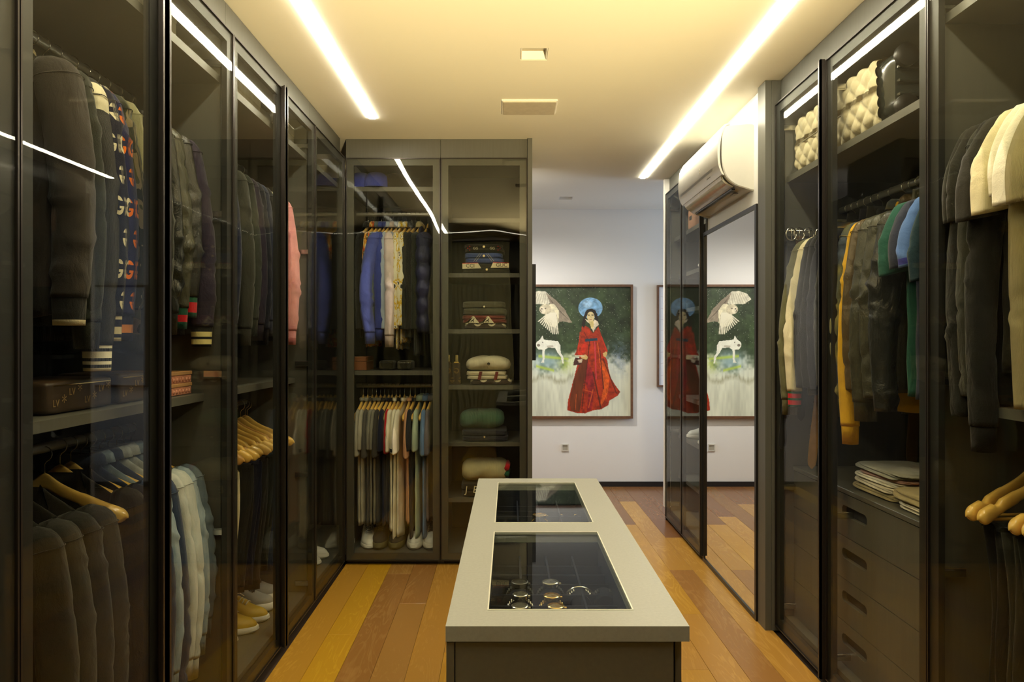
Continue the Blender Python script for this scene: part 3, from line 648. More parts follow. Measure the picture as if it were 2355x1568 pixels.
# ------------------------------------------------------------------ the framed painting (flat print: colours per point of a fine canvas grid)
def painting():
    px0, px1, py0, py1 = 1158.0, 1449.0, 660.0, 956.0
    nx, ny = 330, 336
    X, Y = np.meshgrid(np.linspace(px0, px1, nx), np.linspace(py0, py1, ny))
    zx = (X-1200)*3.921; zy = (Y-600)*3.921
    r = np.random.default_rng(3)
    def noise(sx, sy, seed, blur=0):
        rr = np.random.default_rng(seed); g = rr.random((int(ny/sy)+3, int(nx/sx)+3))
        yi = np.linspace(0, g.shape[0]-1.001, ny); xi = np.linspace(0, g.shape[1]-1.001, nx)
        y0 = yi.astype(int); x0 = xi.astype(int); fy = (yi-y0)[:, None]; fx = (xi-x0)[None]
        fy = fy*fy*(3-2*fy); fx = fx*fx*(3-2*fx)
        return (g[y0][:, x0]*(1-fy)*(1-fx)+g[y0+1][:, x0]*fy*(1-fx)+g[y0][:, x0+1]*(1-fy)*fx+g[y0+1][:, x0+1]*fy*fx)
    n1 = noise(30, 34, 1)*0.5+noise(12, 14, 2)*0.3+noise(5, 6, 3)*0.2
    n2 = noise(24, 60, 4)*0.6+noise(4, 30, 5)*0.4
    n3 = noise(8, 8, 6)*0.6+noise(3, 3, 7)*0.4
    col = np.zeros((ny, nx, 3))
    def C(r_, g_, b_): return np.array([r_, g_, b_], float)/255
    green = C(45, 58, 34)[None, None]*(0.6+0.9*n1[..., None])+ (n3[..., None]-0.5)*0.10
    pale = C(220, 223, 200)[None, None]*(0.86+0.22*n2[..., None])
    edge = 780+230*(n1-0.5)*1.6+60*np.sin(zx/120.0)
    t_ = np.clip((zy-edge)/190, 0, 1)[..., None]; t_ = t_*t_*(3-2*t_)
    col[:] = green*(1-t_)+pale*t_
    # pale wash, blue pools and yellow-green strokes in the middle band
    bl = np.exp(-(((zx-230)/150)**2+((zy-900)/110)**2)*1.2)[..., None]*0.75; col[:] = col*(1-bl)+C(165, 196, 206)*bl
    bl = np.exp(-(((zx-880)/80)**2+((zy-860)/150)**2))[..., None]*0.5*n3[..., None]*1.6; col[:] = col*(1-bl)+C(110, 130, 165)*bl
    yg = np.exp(-(((zy-870-0.1*(zx-280))/14)**2))*((zx > 150) & (zx < 420)); yg = np.maximum(yg, np.exp(-(((zy-965-0.25*(zx-200))/13)**2))*((zx > 130) & (zx < 290)))
    yg = np.maximum(yg, np.exp(-(((zx-395)/70)**2+((zy-930)/70)**2))*0.8*n3*1.4)[..., None]*0.8; col[:] = col*(1-yg)+C(178, 200, 70)*yg
    dr_ = np.clip(1-np.abs(zy-(1060+25*np.sin(zx/45)+60*(n2-0.5)))/38, 0, 1)*(zx < 460)*(zx > -160)*(0.3+0.7*noise(2, 18, 9)); col[:] = col*(1-0.55*dr_[..., None])+C(120, 115, 80)*0.55*dr_[..., None]
    # star specks
    sp = (r.random((ny, nx)) > 0.9935)*((zy < 760)|(zx > 780))*(zy < 1000); col[sp] = col[sp]*0.3+C(225, 230, 210)*0.7
    def inside(poly, wob=0.0):
        P = np.array(poly, float); x = zx+wob*(n3-0.5)*20; y = zy+wob*(n1-0.5)*20; res = np.zeros(x.shape, bool); j = len(P)-1
        for i in range(len(P)):
            xi, yi = P[i]; xj, yj = P[j]
            if yi != yj: res ^= ((yi > y) != (yj > y)) & (x < (xj-xi)*(y-yi)/(yj-yi)+xi)
            j = i
        return res
    def fill(poly, c, wob=0.4, var=0.15, nz=None):
        M = inside(poly, wob); q = (1-var+2*var*(n3 if nz is None else nz))[M][:, None]; col[M] = np.clip(C(*c)*q, 0, 1)
    def ell(cx, cy_, a, b, c, var=0.15, soft=0.06):
        d = ((zx-cx)/a)**2+((zy-cy_)/b)**2; f = np.clip((1-d)/soft, 0, 1)[..., None]; col[:] = col*(1-f)+np.clip(C(*c)*(1-var+2*var*n3[..., None]), 0, 1)*f
    def line(p, q, wd, c, al=1.0):
        p = np.array(p, float); q = np.array(q, float); d = q-p; l2 = (d**2).sum(); tt = np.clip(((zx-p[0])*d[0]+(zy-p[1])*d[1])/l2, 0, 1)
        dist = np.hypot(zx-p[0]-tt*d[0], zy-p[1]-tt*d[1]); f = (np.clip((wd-dist)/1.5+0.5, 0, 1)*al)[..., None]; col[:] = col*(1-f)+C(*c)*f
    # moon
    ell(617, 425, 110, 95, (118, 160, 192), 0.30, 0.05); ell(590, 390, 50, 40, (150, 185, 210), 0.3, 0.5)
    # owl: far wing, back, spread near wing, head, face
    fill([(70, 300), (150, 272), (210, 275), (255, 315), (272, 365), (235, 392), (150, 390), (95, 385), (40, 345)], (205, 200, 176))
    for k in range(9): line((110+k*18, 290+k*2), (60+k*24, 385), 2.2, (150, 142, 118), 0.8)
    fill([(215, 285), (300, 350), (380, 430), (452, 560), (370, 545), (335, 552), (330, 470), (260, 400)], (140, 128, 108))
    for k in range(7): line((235+k*8, 320+k*14), (360+k*10, 470+k*10), 1.6, (90, 80, 66), 0.7)
    fill([(230, 395), (285, 385), (335, 450), (330, 560), (300, 600), (250, 590), (200, 545), (215, 470)], (214, 206, 172))
    for k in range(12): line((240+k*6, 470), (150+k*16, 545+min(k, 8)*14), 4.5, (222, 216, 190), 1.0); line((246+k*6, 480), (160+k*16, 545+min(k, 8)*13), 1.2, (120, 110, 84), 0.8)
    ell(212, 437, 56, 46, (190, 180, 150), 0.15, 0.1); ell(190, 445, 26, 34, (214, 204, 176), 0.1, 0.3); ell(212, 431, 7, 5, (60, 50, 40)); ell(180, 432, 6, 5, (60, 50, 40)); line((168, 440), (176, 462), 3, (70, 60, 46))
    # white animal standing below
    fill([(130, 735), (165, 705), (185, 672), (197, 708), (325, 722), (345, 760), (350, 830), (372, 860), (378, 925), (366, 925), (352, 870), (325, 830), (300, 785), (235, 780), (208, 800), (203, 915), (170, 918), (186, 890), (182, 800), (150, 800), (128, 770)], (226, 226, 208), 0.3, 0.07)
    line((235, 772), (275, 768), 9, (178, 170, 150), 0.8); ell(150, 760, 16, 14, (120, 112, 98), 0.1, 0.4); ell(187, 735, 4, 6, (60, 56, 50)); line((150, 800), (190, 803), 2, (100, 95, 80), 0.7)
    # robe
    robe = [(545, 575), (600, 600), (640, 650), (690, 590), (712, 660), (740, 730), (775, 815), (740, 845), (770, 900), (775, 960), (800, 1050), (840, 1120), (884, 1180), (860, 1215), (790, 1255), (775, 1300), (715, 1335), (640, 1345), (570, 1372), (500, 1372), (408, 1345), (415, 1265), (440, 1160), (470, 1050), (495, 950), (520, 850), (475, 850), (500, 780), (522, 690)]
    fill(robe, (158, 46, 18), 0.3, 0.28)
    fill([(545, 870), (600, 860), (560, 1100), (520, 1360), (440, 1350), (430, 1250), (470, 1060)], (105, 48, 22), 0.4, 0.3, n2)
    fill([(590, 900), (640, 1000), (650, 1150), (630, 1340), (585, 1350), (600, 1180), (570, 1090)], (138, 30, 32), 0.4, 0.3)
    fill([(690, 870), (760, 930), (790, 1060), (770, 1200), (700, 1330), (740, 1100)], (206, 84, 22), 0.4, 0.25)
    for a, b, c, wd in (((610, 720), (540, 1330), (70, 25, 14), 4), ((680, 740), (760, 1240), (215, 95, 30), 4), ((655, 730), (668, 1060), (205, 60, 80), 5), ((640, 1000), (710, 1320), (75, 28, 16), 6), ((730, 880), (850, 1190), (90, 30, 16), 5), ((700, 800), (735, 1150), (80, 25, 18), 5), ((560, 640), (590, 700), (90, 26, 18), 3), ((560, 1160), (630, 1180), (210, 90, 35), 3), ((600, 1320), (640, 1160), (210, 95, 35), 4), ((490, 1200), (480, 1340), (190, 85, 35), 3), ((525, 640), (505, 830), (215, 60, 35), 3), ((715, 680), (765, 815), (215, 50, 35), 3)):
        line(a, b, wd, c, 0.85)
    fill([(566, 705), (680, 693), (684, 716), (568, 730)], (30, 58, 72))
    fill([(568, 722), (500, 840), (550, 850), (596, 770)], (190, 45, 22), 0.3, 0.2)
    # hair behind, ruff, neck, face
    fill([(570, 460), (585, 438), (625, 428), (660, 445), (682, 490), (690, 545), (668, 560), (655, 500), (580, 500), (575, 560), (560, 605), (535, 575), (552, 520)], (34, 24, 18))
    fill([(566, 520), (590, 545), (612, 580), (640, 640), (660, 600), (690, 570), (682, 540), (655, 530), (630, 560), (600, 540)], (215, 200, 170), 1.0, 0.15)
    fill([(600, 520), (640, 525), (648, 560), (641, 612), (622, 600), (604, 560)], (206, 186, 118))
    ell(619, 503, 34, 46, (214, 194, 140), 0.05, 0.1)
    fill([(583, 490), (592, 462), (620, 452), (650, 462), (656, 490), (664, 470), (655, 442), (622, 430), (590, 440), (576, 468)], (34, 24, 18), 0)
    for ex in (602, 636): line((ex-8, 494), (ex+8, 493), 2.6, (46, 34, 26)); line((ex-10, 484), (ex+9, 482), 1.7, (60, 44, 30))
    line((620, 500), (622, 514), 1.6, (160, 130, 80)); line((611, 527), (629, 527), 2.6, (150, 60, 50)); 
    # hands and the box
    fill([(520, 850), (575, 843), (592, 858), (590, 885), (572, 888), (540, 880)], (205, 170, 105)); fill([(728, 830), (760, 815), (770, 828), (757, 862), (738, 860)], (205, 170, 105))
    fill([(482, 868), (545, 880), (540, 912), (520, 938), (464, 938), (470, 900)], (70, 42, 34)); fill([(500, 890), (545, 885), (538, 915), (512, 915)], (200, 180, 150)); line((480, 852), (560, 858), 4, (215, 195, 165))
    lin = np.where(col <= 0.04045, np.clip(col, 0, 1)/12.92, ((np.clip(col, 0, 1)+0.055)/1.055)**2.4)
    a = W(px0, py1, YH); b = W(px1, py0, YH)
    t = thing('painting', 'framed painting of a woman in a red robe with owl and blue moon', 'painting', ((a.x+b.x)/2, YH, a.z))
    xs = np.linspace(a.x, b.x, nx); zs = np.linspace(b.z, a.z, ny)
    GX, GZ = np.meshgrid(xs-t.location.x, zs-t.location.z)
    V = np.stack([GX, np.full_like(GX, -0.020), GZ], -1).reshape(-1, 3)
    idx = np.arange(nx*ny).reshape(ny, nx)
    F = np.stack([idx[:-1, :-1], idx[1:, :-1], idx[1:, 1:], idx[:-1, 1:]], -1).reshape(-1, 4)
    me = bpy.data.meshes.new('canvas'); me.from_pydata(V.tolist(), [], F.tolist())
    ca = me.color_attributes.new('paint', 'FLOAT_COLOR', 'POINT'); rgba = np.concatenate([lin.reshape(-1, 3), np.ones((nx*ny, 1))], 1).astype(np.float32); ca.data.foreach_set('color', rgba.ravel())
    mt, nt, bs = nmat('painted_canvas'); at = node(nt, 'ShaderNodeVertexColor'); at.layer_name = 'paint'; L(nt, at.outputs['Color'], bs.inputs['Base Color']); bs.inputs['Roughness'].default_value = 0.5
    bs.inputs['Coat Weight'].default_value = 0.0; bs.inputs['Coat Roughness'].default_value = 0.0
    me.materials.append(mt); o = bpy.data.objects.new('canvas', me); COL.objects.link(o); o.parent = t
    bx('backing_board', WHITEW, a.x, b.x, YH-0.0195, YH-0.0003, a.z, b.z, t)
    m = MB(); f = 0.021
    for q in ((a.x-f, a.x, a.z-f, b.z+f), (b.x, b.x+f, a.z-f, b.z+f), (a.x, b.x, a.z-f, a.z), (a.x, b.x, b.z, b.z+f)): m.box(q[0], q[1], YH-0.042, YH-0.0003, q[2], q[3])
    m.build('frame', WOODFR, t, world=True)
painting()
a = W(1514, 885, YH); b = W(1514, 660, YH)
t = thing('line_drawing', 'framed white sheet of radiating pencil lines half hidden by the shoe cabinet', 'picture', (1.8, YH, a.z))
bx('paper', plain('drawing_paper', (0.78, 0.79, 0.80), 0.8, var=0.01), a.x, 2.25, YH-0.02, YH-0.0003, a.z, b.z, t)
m = MB()
for k in range(26):
    an = -1.35+k*2.7/25; c0 = (2.35, (a.z+b.z)/2); ux, uz = -math.cos(an), math.sin(an); ln = min(0.94/max(0.001, -ux), (0.45/abs(uz)) if abs(uz) > 1e-6 else 9)
    p0 = (c0[0]+ux*0.13, c0[1]+uz*0.13); p1 = (c0[0]+ux*ln, c0[1]+uz*ln); nx_, nz_ = -uz*0.0012, ux*0.0012
    m.add([(p0[0]-nx_, YH-0.0205, p0[1]-nz_), (p0[0]+nx_, YH-0.0205, p0[1]+nz_), (p1[0]+nx_, YH-0.0205, p1[1]+nz_), (p1[0]-nx_, YH-0.0205, p1[1]-nz_)], [(0, 1, 2, 3)])
m.build('pencil_lines', plain('pencil', (0.55, 0.45, 0.45), 0.8), t, world=True)
m = MB(); f = 0.016
for q in ((a.x-f, a.x, a.z-f, b.z+f), (2.25, 2.25+f, a.z-f, b.z+f), (a.x, 2.25, a.z-f, a.z), (a.x, 2.25, b.z, b.z+f)): m.box(q[0], q[1], YH-0.038, YH-0.0003, q[2], q[3])
m.build('frame', WOODFR, t, world=True)

# ------------------------------------------------------------------ garments
def srgb(r, g, b):
    f = lambda c: (c/255/12.92 if c/255 <= 0.04045 else ((c/255+0.055)/1.055)**2.4)
    return (f(r), f(g), f(b))
def folds(rng, TH, Z, ks, amp, vert=2.5):
    out = np.zeros_like(TH)
    for k in ks:
        out += rng.uniform(0.5, 1.0)*np.sin(k*TH+rng.uniform(-vert, vert)*Z*3+rng.uniform(0, 6.28)+0.6*np.sin(Z*rng.uniform(4, 9)+rng.uniform(0, 6)))
    return amp*out/len(ks)
def creases(rng, TH, Z, amp, n=5, z0=None):
    out = np.zeros_like(TH)
    for _ in range(n):
        zc = rng.uniform(Z.min(), Z.max()); thc = rng.uniform(0, 2*PI); wd = rng.uniform(0.007, 0.018)
        d = np.angle(np.exp(1j*(TH-thc)))
        out += np.exp(-((Z-zc-0.03*np.sin(d+rng.uniform(0, 6)))/wd)**2)*np.exp(-(d/1.3)**2)*rng.choice([-1, 1])
    return amp*out
def sleeve_mesh(rng, side, W0, zs, zc, rx0, ry0, rx1, ry1, out, yb, nc=26, nr=52, z_noise=1.0, puff=0, short=False):
    t = np.linspace(0, 1, nr)[:, None]; th = (np.arange(nc)*2*PI/nc)[None, :]
    T, TH = np.broadcast_arrays(t, th)
    Z = zs+(zc-zs)*T
    cx = side*(W0-0.022+out*np.sin(np.minimum(T*1.25, 1.0)*PI/2)) + side*0.012*np.sin(T*PI)
    cyv = yb*np.sin(T*PI*0.8)
    RX = rx0+(rx1-rx0)*T**0.8; RY = ry0+(ry1-ry0)*T**0.8
    # rounded shoulder cap
    capk = np.clip(T/0.10, 0, 1); capk = np.sqrt(1-(1-capk)**2)*0.92+0.08
    F = 1+folds(rng, TH, Z, (2, 3, 5), 0.14*z_noise)+creases(rng, TH, Z, 0.15*z_noise, 3 if short else 13)
    if puff: F = F*(0.86+0.24*np.abs(np.sin(PI*(Z-zs)/puff)))
    X = cx+RX*capk*F*np.cos(TH); Y = cyv+RY*capk*F*np.sin(TH)
    Zp = Z + side*0.0*X
    if short: Zp = Z-0.012*T*np.cos(TH)*side
    V = np.stack([X, Y, Zp], -1)
    U = np.stack([TH/(2*PI)*0.42+0.5*side, Z], -1)
    return V, U
def garment(label, cat, pos, rz, mat, L_=0.66, Wd=0.215, T=0.016, sleeves='long', sl=0.60, sr=0.046, name='shirt', cuff=None, collar=None, collar_kind='crew', hem=None,
            sleeve_mat=None, out=0.045, group=None, seed=None, puff=0, noise=1.0, flare=0.0, yoke=None, stripes=None, open_front=False, tilt=0.0, yb=0.0, shoulder=None, buttons=None, hem_h=0.05):
    """pos: where the hanger's middle is; local x = across the shoulders, y = thickness, z up"""
    rng = np.random.default_rng(seed if seed is not None else abs(hash(label)) % 9999) if False else np.random.default_rng(sum(ord(c)*(i+1) for i, c in enumerate(label)) % 99991)
    t = thing(name, label, cat, pos, rz, group)
    nc = 44; d = np.array([0.0, 0.006, 0.016, 0.03, 0.048, 0.07, 0.095, 0.12]+list(np.linspace(0.15, L_, 24)))
    w = np.where(d < 0.012, 0.062+d*1.2, 0.075+(d-0.012)*(Wd-0.070)/0.085); w = np.minimum(w, Wd)
    # smooth shoulder, slight waist, flare at the hem
    w = np.where(d > 0.12, Wd*(1-0.07*np.clip((d-0.12)/0.2, 0, 1))+flare*(d/L_), w)
    th = np.arange(nc)*2*PI/nc
    tt = T*np.clip(0.55+d/0.12*0.45, 0, 1)*(1+0.35*np.clip((d-0.15)/L_, 0, 1))
    TH, D = np.meshgrid(th, d); Wm = w[:, None]; Tm = tt[:, None]
    ct, stn = np.cos(TH), np.sin(TH)
    X = Wm*np.sign(ct)*np.abs(ct)**0.85
    Yv = Tm*np.sign(stn)*np.abs(stn)**0.7
    g = np.clip((D-0.08)/(L_*0.6), 0, 1)
    xs_ = X/Wd
    wave = np.zeros_like(X)
    for k in (2.2, 4.1, 6.7): wave += rng.uniform(0.4, 1)*np.sin(k*xs_*1.6+rng.uniform(0, 6.28)+0.8*D*rng.uniform(-2, 2))
    Yv = Yv+0.006*noise*g*wave+Tm*creases(rng, TH, D, 0.25*noise, 7)*np.sign(stn)
    if puff: Yv = Yv*(0.8+0.4*np.abs(np.sin(PI*D/puff)))
    X = X*(1+0.012*np.sin(D*30+rng.uniform(0, 6))*g)
    Z = -D - 0.012*np.abs(xs_)**2*(D < 0.12)
    Z = Z+np.where(D > L_-0.001, 0.006*np.sin(5*xs_+rng.uniform(0, 6)), 0)
    V = np.stack([X, Yv, Z], -1)
    # inner turn at the hem so it has an edge and an inside
    hr = V[-1].copy(); hr2 = hr*np.array([0.965, 0.8, 1])+np.array([0, 0, 0.004]); hr3 = hr2.copy(); hr3[:, 2] += 0.05
    V = np.concatenate([V, hr2[None], hr3[None]], 0)
    U = np.stack([np.broadcast_to(TH/(2*PI)*0.9, TH.shape), Z], -1); U = np.concatenate([U, U[-1:], U[-1:]], 0)
    mats = [mat]; mi = 0
    if hem is not None or yoke is not None:
        mats = [mat, hem or mat, yoke or mat]
        def mi(r, d=d): return 1 if (hem is not None and r < len(d) and r+1 < len(d) and d[r+1] > L_-hem_h) else (2 if (yoke is not None and r+1 < len(d) and d[r+1] < 0.11) else 0)
    MB().grid(V, U, mi=mi).build('body', mats, t, smooth=True)
    if sleeves != 'none':
        for side in (-1, 1):
            sh = sleeves == 'short'
            zc = -0.055-(sl if not sh else sl+rng.uniform(-0.035, 0.03))
            if sh: V, U = sleeve_mesh(rng, side, Wd, -0.035, zc, 0.036, T*1.15, sr*0.95, T*1.5+0.004, out*0.9, yb, nr=26, z_noise=noise*0.7, short=True)
            else: V, U = sleeve_mesh(rng, side, Wd, -0.045, zc, sr*1.08, sr*0.78, sr*0.74, sr*0.56, out, yb, z_noise=noise, puff=puff)
            e = V[-1].copy(); cen = e.mean(0); e2 = cen+(e-cen)*0.88+np.array([0, 0, 0.004]); e3 = e2+np.array([0, 0, 0.05])
            ms = [sleeve_mat or mat]; nr = len(V)
            V2 = np.concatenate([V, e2[None], e3[None]], 0); U2 = np.concatenate([U, U[-1:], U[-1:]], 0)
            if sh and stripes:
                ms = [sleeve_mat or mat]+stripes
                def smi(r, nr=nr): return (1 if r in (nr-4, nr-3) and len(stripes) else 0)
                s_o = MB().grid(V2, U2, mi=smi).build('sleeve', ms, t, smooth=True)
            elif shoulder: s_o = MB().grid(V2, U2, mi=lambda r: 1 if 2 <= r <= 6 else 0).build('sleeve', ms+[shoulder], t, smooth=True)
            else: s_o = MB().grid(V2, U2).build('sleeve', ms, t, smooth=True)
            if not sh and cuff is not None:
                # cuff: ribbed band, rows of its own colours
                bands = cuff if isinstance(cuff, (list, tuple)) else [cuff]
                base = V[-1]; cen = base.mean(0); n = len(bands); rows = [cen+(base-cen)*0.9+np.array([0, 0, 0.012])]
                hgt = 0.07
                for k in range(n+1): rows.append(cen+(base-cen)*(0.93-0.08*k/n)+np.array([0, 0, -hgt*k/n]))
                rows.append(cen+(base-cen)*0.72+np.array([0, 0, -hgt+0.003])); rows.append(cen+(base-cen)*0.70+np.array([0, 0, -hgt+0.04]))
                um = []
                for b_ in bands:
                    if b_ not in um: um.append(b_)
                cm = MB().grid(np.array(rows), None, mi=lambda r: um.index(bands[min(max(r-1, 0), n-1)]))
                cm.build('cuff', um, s_o, smooth=True)
            # armhole seam, raised a little from the cloth
            if sh: continue
            k = 5; ring = V[k]; cen = ring.mean(0); ring = cen+(ring-cen)*1.015; ring[:, 2] += -0.012*np.cos(np.arange(len(ring))*2*PI/len(ring))*(-side)
            MB().tube([tuple(p) for p in ring]+[tuple(ring[0])], 0.0014, n=4, caps=False).build('armhole_seam', sleeve_mat or mat, s_o, smooth=True)
    # collar
    cmt = collar or mat
    a = np.arange(28)*2*PI/28
    if collar_kind == 'crew': prof = [(0.070, 0.020, -0.004), (0.068, 0.022, 0.008), (0.064, 0.021, 0.016), (0.058, 0.018, 0.014), (0.056, 0.016, -0.010)]
    elif collar_kind == 'shirt': prof = [(0.066, 0.020, -0.004), (0.062, 0.020, 0.028), (0.060, 0.020, 0.036), (0.074, 0.029, 0.024), (0.082, 0.032, -0.004), (0.078, 0.028, -0.004), (0.066, 0.024, 0.024)]
    elif collar_kind == 'stand': prof = [(0.070, 0.020, -0.006), (0.066, 0.022, 0.02), (0.064, 0.021, 0.042), (0.059, 0.018, 0.042), (0.058, 0.016, -0.004)]
    else: prof = None
    if prof:
        rows = [[(x*math.cos(q), y*math.sin(q)*1.05, z+0.008*abs(math.cos(q))) for q in a] for x, y, z in prof]
        MB().grid(rows, [[(q*0.06, z) for q in a] for x, y, z in prof]).build('collar', cmt, t, smooth=True)
    elif collar_kind == 'hood':
        P = []
        for i in range(12):
            f = i/11; zz = 0.01-0.17*f; wx = 0.075+0.035*math.sin(f*PI)*1.2; wy = 0.012+0.022*math.sin(min(1, f*1.1)*PI)
            P.append([(wx*math.cos(q)*(1-0.75*f**3), (0.012+T*0.6+wy*(0.6+math.sin(q))), zz) for q in a])
        MB().grid(P, caps=True).build('hood', cmt, t, smooth=True)
    elif collar_kind == 'lapel':
        for sgn in (-1, 1):
            P = [[(sgn*0.062, -T*0.7, 0.012), (sgn*0.075, -T*1.15, 0.004), (sgn*0.070, -T*0.9, -0.02)], [(sgn*0.045, -T*0.9, -0.05), (sgn*0.095, -T*1.4, -0.06), (sgn*0.09, -T*1.1, -0.075)],
                 [(sgn*0.02, -T*1.1, -0.14), (sgn*0.085, -T*1.55, -0.13), (sgn*0.08, -T*1.2, -0.14)], [(sgn*0.006, -T*1.15, -0.25), (sgn*0.012, -T*1.3, -0.25), (sgn*0.01, -T*1.2, -0.26)]]
            MB().grid(P, closed=False).build('lapel', cmt, t, smooth=True)
    if buttons is not None:
        for k in range(5):
            m = MB().lathe([(0.0005, 0.001), (0.0055, 0.001), (0.006, 0.0), (0.0055, -0.002)], axis='y', n=10).build('button', buttons, t); m.location = (0.0, -T*1.35, -0.10-0.11*k)
    return t
def trousers(label, pos, rz, mat, L_=0.62, Wd=0.10, T=0.016, group=None, cat='trousers'):
    "folded once over the bar of a hanger, two leg layers hanging"
    rng = np.random.default_rng(sum(ord(c)*(i+1) for i, c in enumerate(label)) % 99991)
    t = thing('trousers', label, cat, pos, rz, group); nc = 32; nr = 26
    for k, (yo, ll) in enumerate(((T*0.55, L_), (-T*0.55, L_*0.95))):
        d = np.linspace(0, ll, nr); th = np.arange(nc)*2*PI/nc; TH, D = np.meshgrid(th, d)
        wv = Wd*(1-0.22*D/ll)
        X = wv*np.sign(np.cos(TH))*np.abs(np.cos(TH))**0.8+0.01*np.sin(D*9+k); Y = yo+T*0.5*np.sin(TH)*np.clip(0.25+D*14, 0, 1)*(1+creases(rng, TH, D, 0.5, 9))+0.006*np.sin(D*7+X*22+k)*np.clip(D*4, 0, 1)
        Z = -0.105-D+0.004*np.cos(TH)
        V = np.stack([X, Y, Z], -1); e = V[-1]; c = e.mean(0); V = np.concatenate([V, (c+(e-c)*[0.96, 0.6, 1])[None], (c+(e-c)*[0.96, 0.6, 1]+np.array([0, 0, 0.05]))[None]], 0)
        MB().grid(V).build('leg', mat, t, smooth=True)
    # the fold over the bar
    rows = [[(x, (T*1.02)*math.cos(q), -0.112+0.020*math.sin(q)) for q in np.linspace(0, PI, 9)] for x in np.linspace(-Wd*0.97, Wd*0.97, 8)]
    MB().grid(rows, closed=False).build('fold', mat, t, smooth=True)
    return t

# ------------------------------------------------------------------ hangers (built once per shape, then copied)
def hanger_proto(notched, mat, fat, slim=False):
    body = []; N = 56
    for i in range(N+1):
        x = 0.222*math.sin(PI/2*(-1+2*i/N)); a = abs(x)
        z = 0.004-0.0*a-0.105*(a/0.222)**1.15+0.012*math.exp(-(a/0.03)**2)
        hh = 0.0165+0.006*math.exp(-(a/0.05)**2)+0.004*math.exp(-((a-0.2)/0.03)**2); ww = 0.0065+fat*(a/0.222)**1.6
        if slim: hh *= 0.6; z -= 0.020*min(1, a/0.05); ww *= 0.8
        k = min(1.0, (0.222-a)/0.020); k = math.sqrt(max(0.0, 1-(1-k)**2))*0.95+0.05
        if notched and 0.155 < a < 0.166: hh *= 0.72; z -= 0.004
        yb = 0.020*(a/0.222)**2
        ring = []
        for q in range(14):
            t = 2*PI*q/14; c, s_ = math.cos(t), math.sin(t)
            ring.append((x+(s_*0.006 if a > 0.1 else 0)*(1 if x > 0 else -1), yb+ww*k*math.copysign(abs(c)**0.7, c), z+hh*k*math.copysign(abs(s_)**0.75, s_)-(0.013 if a < 0.02 else 0.0)*0))
        body.append(ring)
    return body
HB = {}
def hanger(label, pos, rz, notched=True, wood=None, bar=True, group=None, fat=0.008, name='clothes_hanger', slim=False):
    wood = wood or HWOOD
    key = (notched, wood.name, fat, slim)
    t = thing(name, label, 'hanger', pos, rz, group)
    if key not in HB:
        m1 = bpy.data.meshes
        a = MB().grid(hanger_proto(notched, wood, fat, slim), caps=True).build('hanger_body', wood, t, smooth=True)
        pts = [(0, 0, 0.015), (0, 0, 0.040)]
        for k in range(15):
            an = -PI/2+math.radians(18)*k; pts.append((0.0205*math.cos(an)*1.0, 0, 0.0925+0.0215*math.sin(an)))
        b = MB().tube([(0, 0, 0.016), (0, 0, 0.064)]+pts[3:], 0.0017, n=6).build('hook', STEEL, t, smooth=True)
        c = MB().tube([(-0.178, 0.012, -0.088), (-0.17, 0.008, -0.1), (-0.15, 0.004, -0.102), (0.15, 0.004, -0.102), (0.17, 0.008, -0.1), (0.178, 0.012, -0.088)], 0.005, n=8).build('trouser_bar', wood, t, smooth=True)
        HB[key] = (a.data, b.data, c.data)
    else:
        for nm, me in zip(('hanger_body', 'hook', 'trouser_bar'), HB[key]):
            if nm == 'trouser_bar' and not bar: continue
            o = bpy.data.objects.new(nm, me); COL.objects.link(o); o.parent = t
    return t
HOFF = 0.098      # hanger middle below the rod's middle

# cloth palette
K = srgb
BLK = cloth('black_cotton', K(34, 33, 30)); BLKB = cloth('black_brown_fleece', K(54, 48, 42)); CHAR = cloth('charcoal_wool', K(52, 52, 44)); OLVK = cloth('black_green_cotton', K(40, 43, 34))
BKNIT = cloth('black_knit', K(38, 38, 36), kind='knit', bump=0.8); NAVY = cloth('navy_cotton', K(32, 36, 58)); CREAM = cloth('cream_cotton', K(226, 216, 180)); WHT = cloth('white_cotton', K(236, 230, 208))
NAVYG = cloth('navy_letters_cream', K(22, 26, 48), kind='letters', col2=K(225, 215, 180)); NAVYO = cloth('navy_letters_orange', K(30, 36, 78), kind='letters', col2=K(240, 120, 20))
CAMO = cloth('camouflage_cotton', K(90, 88, 60), kind='camo', col2=[K(60, 62, 44), K(52, 56, 38), K(150, 134, 98), K(88, 88, 56), K(44, 46, 34)])
BEIGE = cloth('olive_beige_twill', K(150, 144, 104)); SUEDE = cloth('tan_suede', K(160, 138, 88))
LEATH = cloth('black_leather', K(46, 44, 36), rough=0.33, kind='leather', bump=0.25); LEATHO = cloth('olive_leather', K(66, 64, 46), rough=0.4, kind='leather', bump=0.25); LEATHB = cloth('brown_leather', K(98, 82, 56), rough=0.35, kind='leather', bump=0.25)
LEATHK = cloth('black_biker_leather', K(40, 40, 34), rough=0.28, kind='leather', bump=0.3)
PLUM = cloth('dark_plum_fleece', K(52, 44, 58)); GRNRIB = cloth('green_rib', K(30, 84, 60)); REDRIB = cloth('red_rib', K(190, 24, 34)); YELRIB = cloth('pale_yellow_rib', K(222, 208, 140))
PINK = cloth('pink_fleece', K(245, 168, 172)); PINKD = cloth('dusty_rose_fleece', K(214, 134, 138)); ORNG = cloth('orange_rib', K(220, 140, 70))
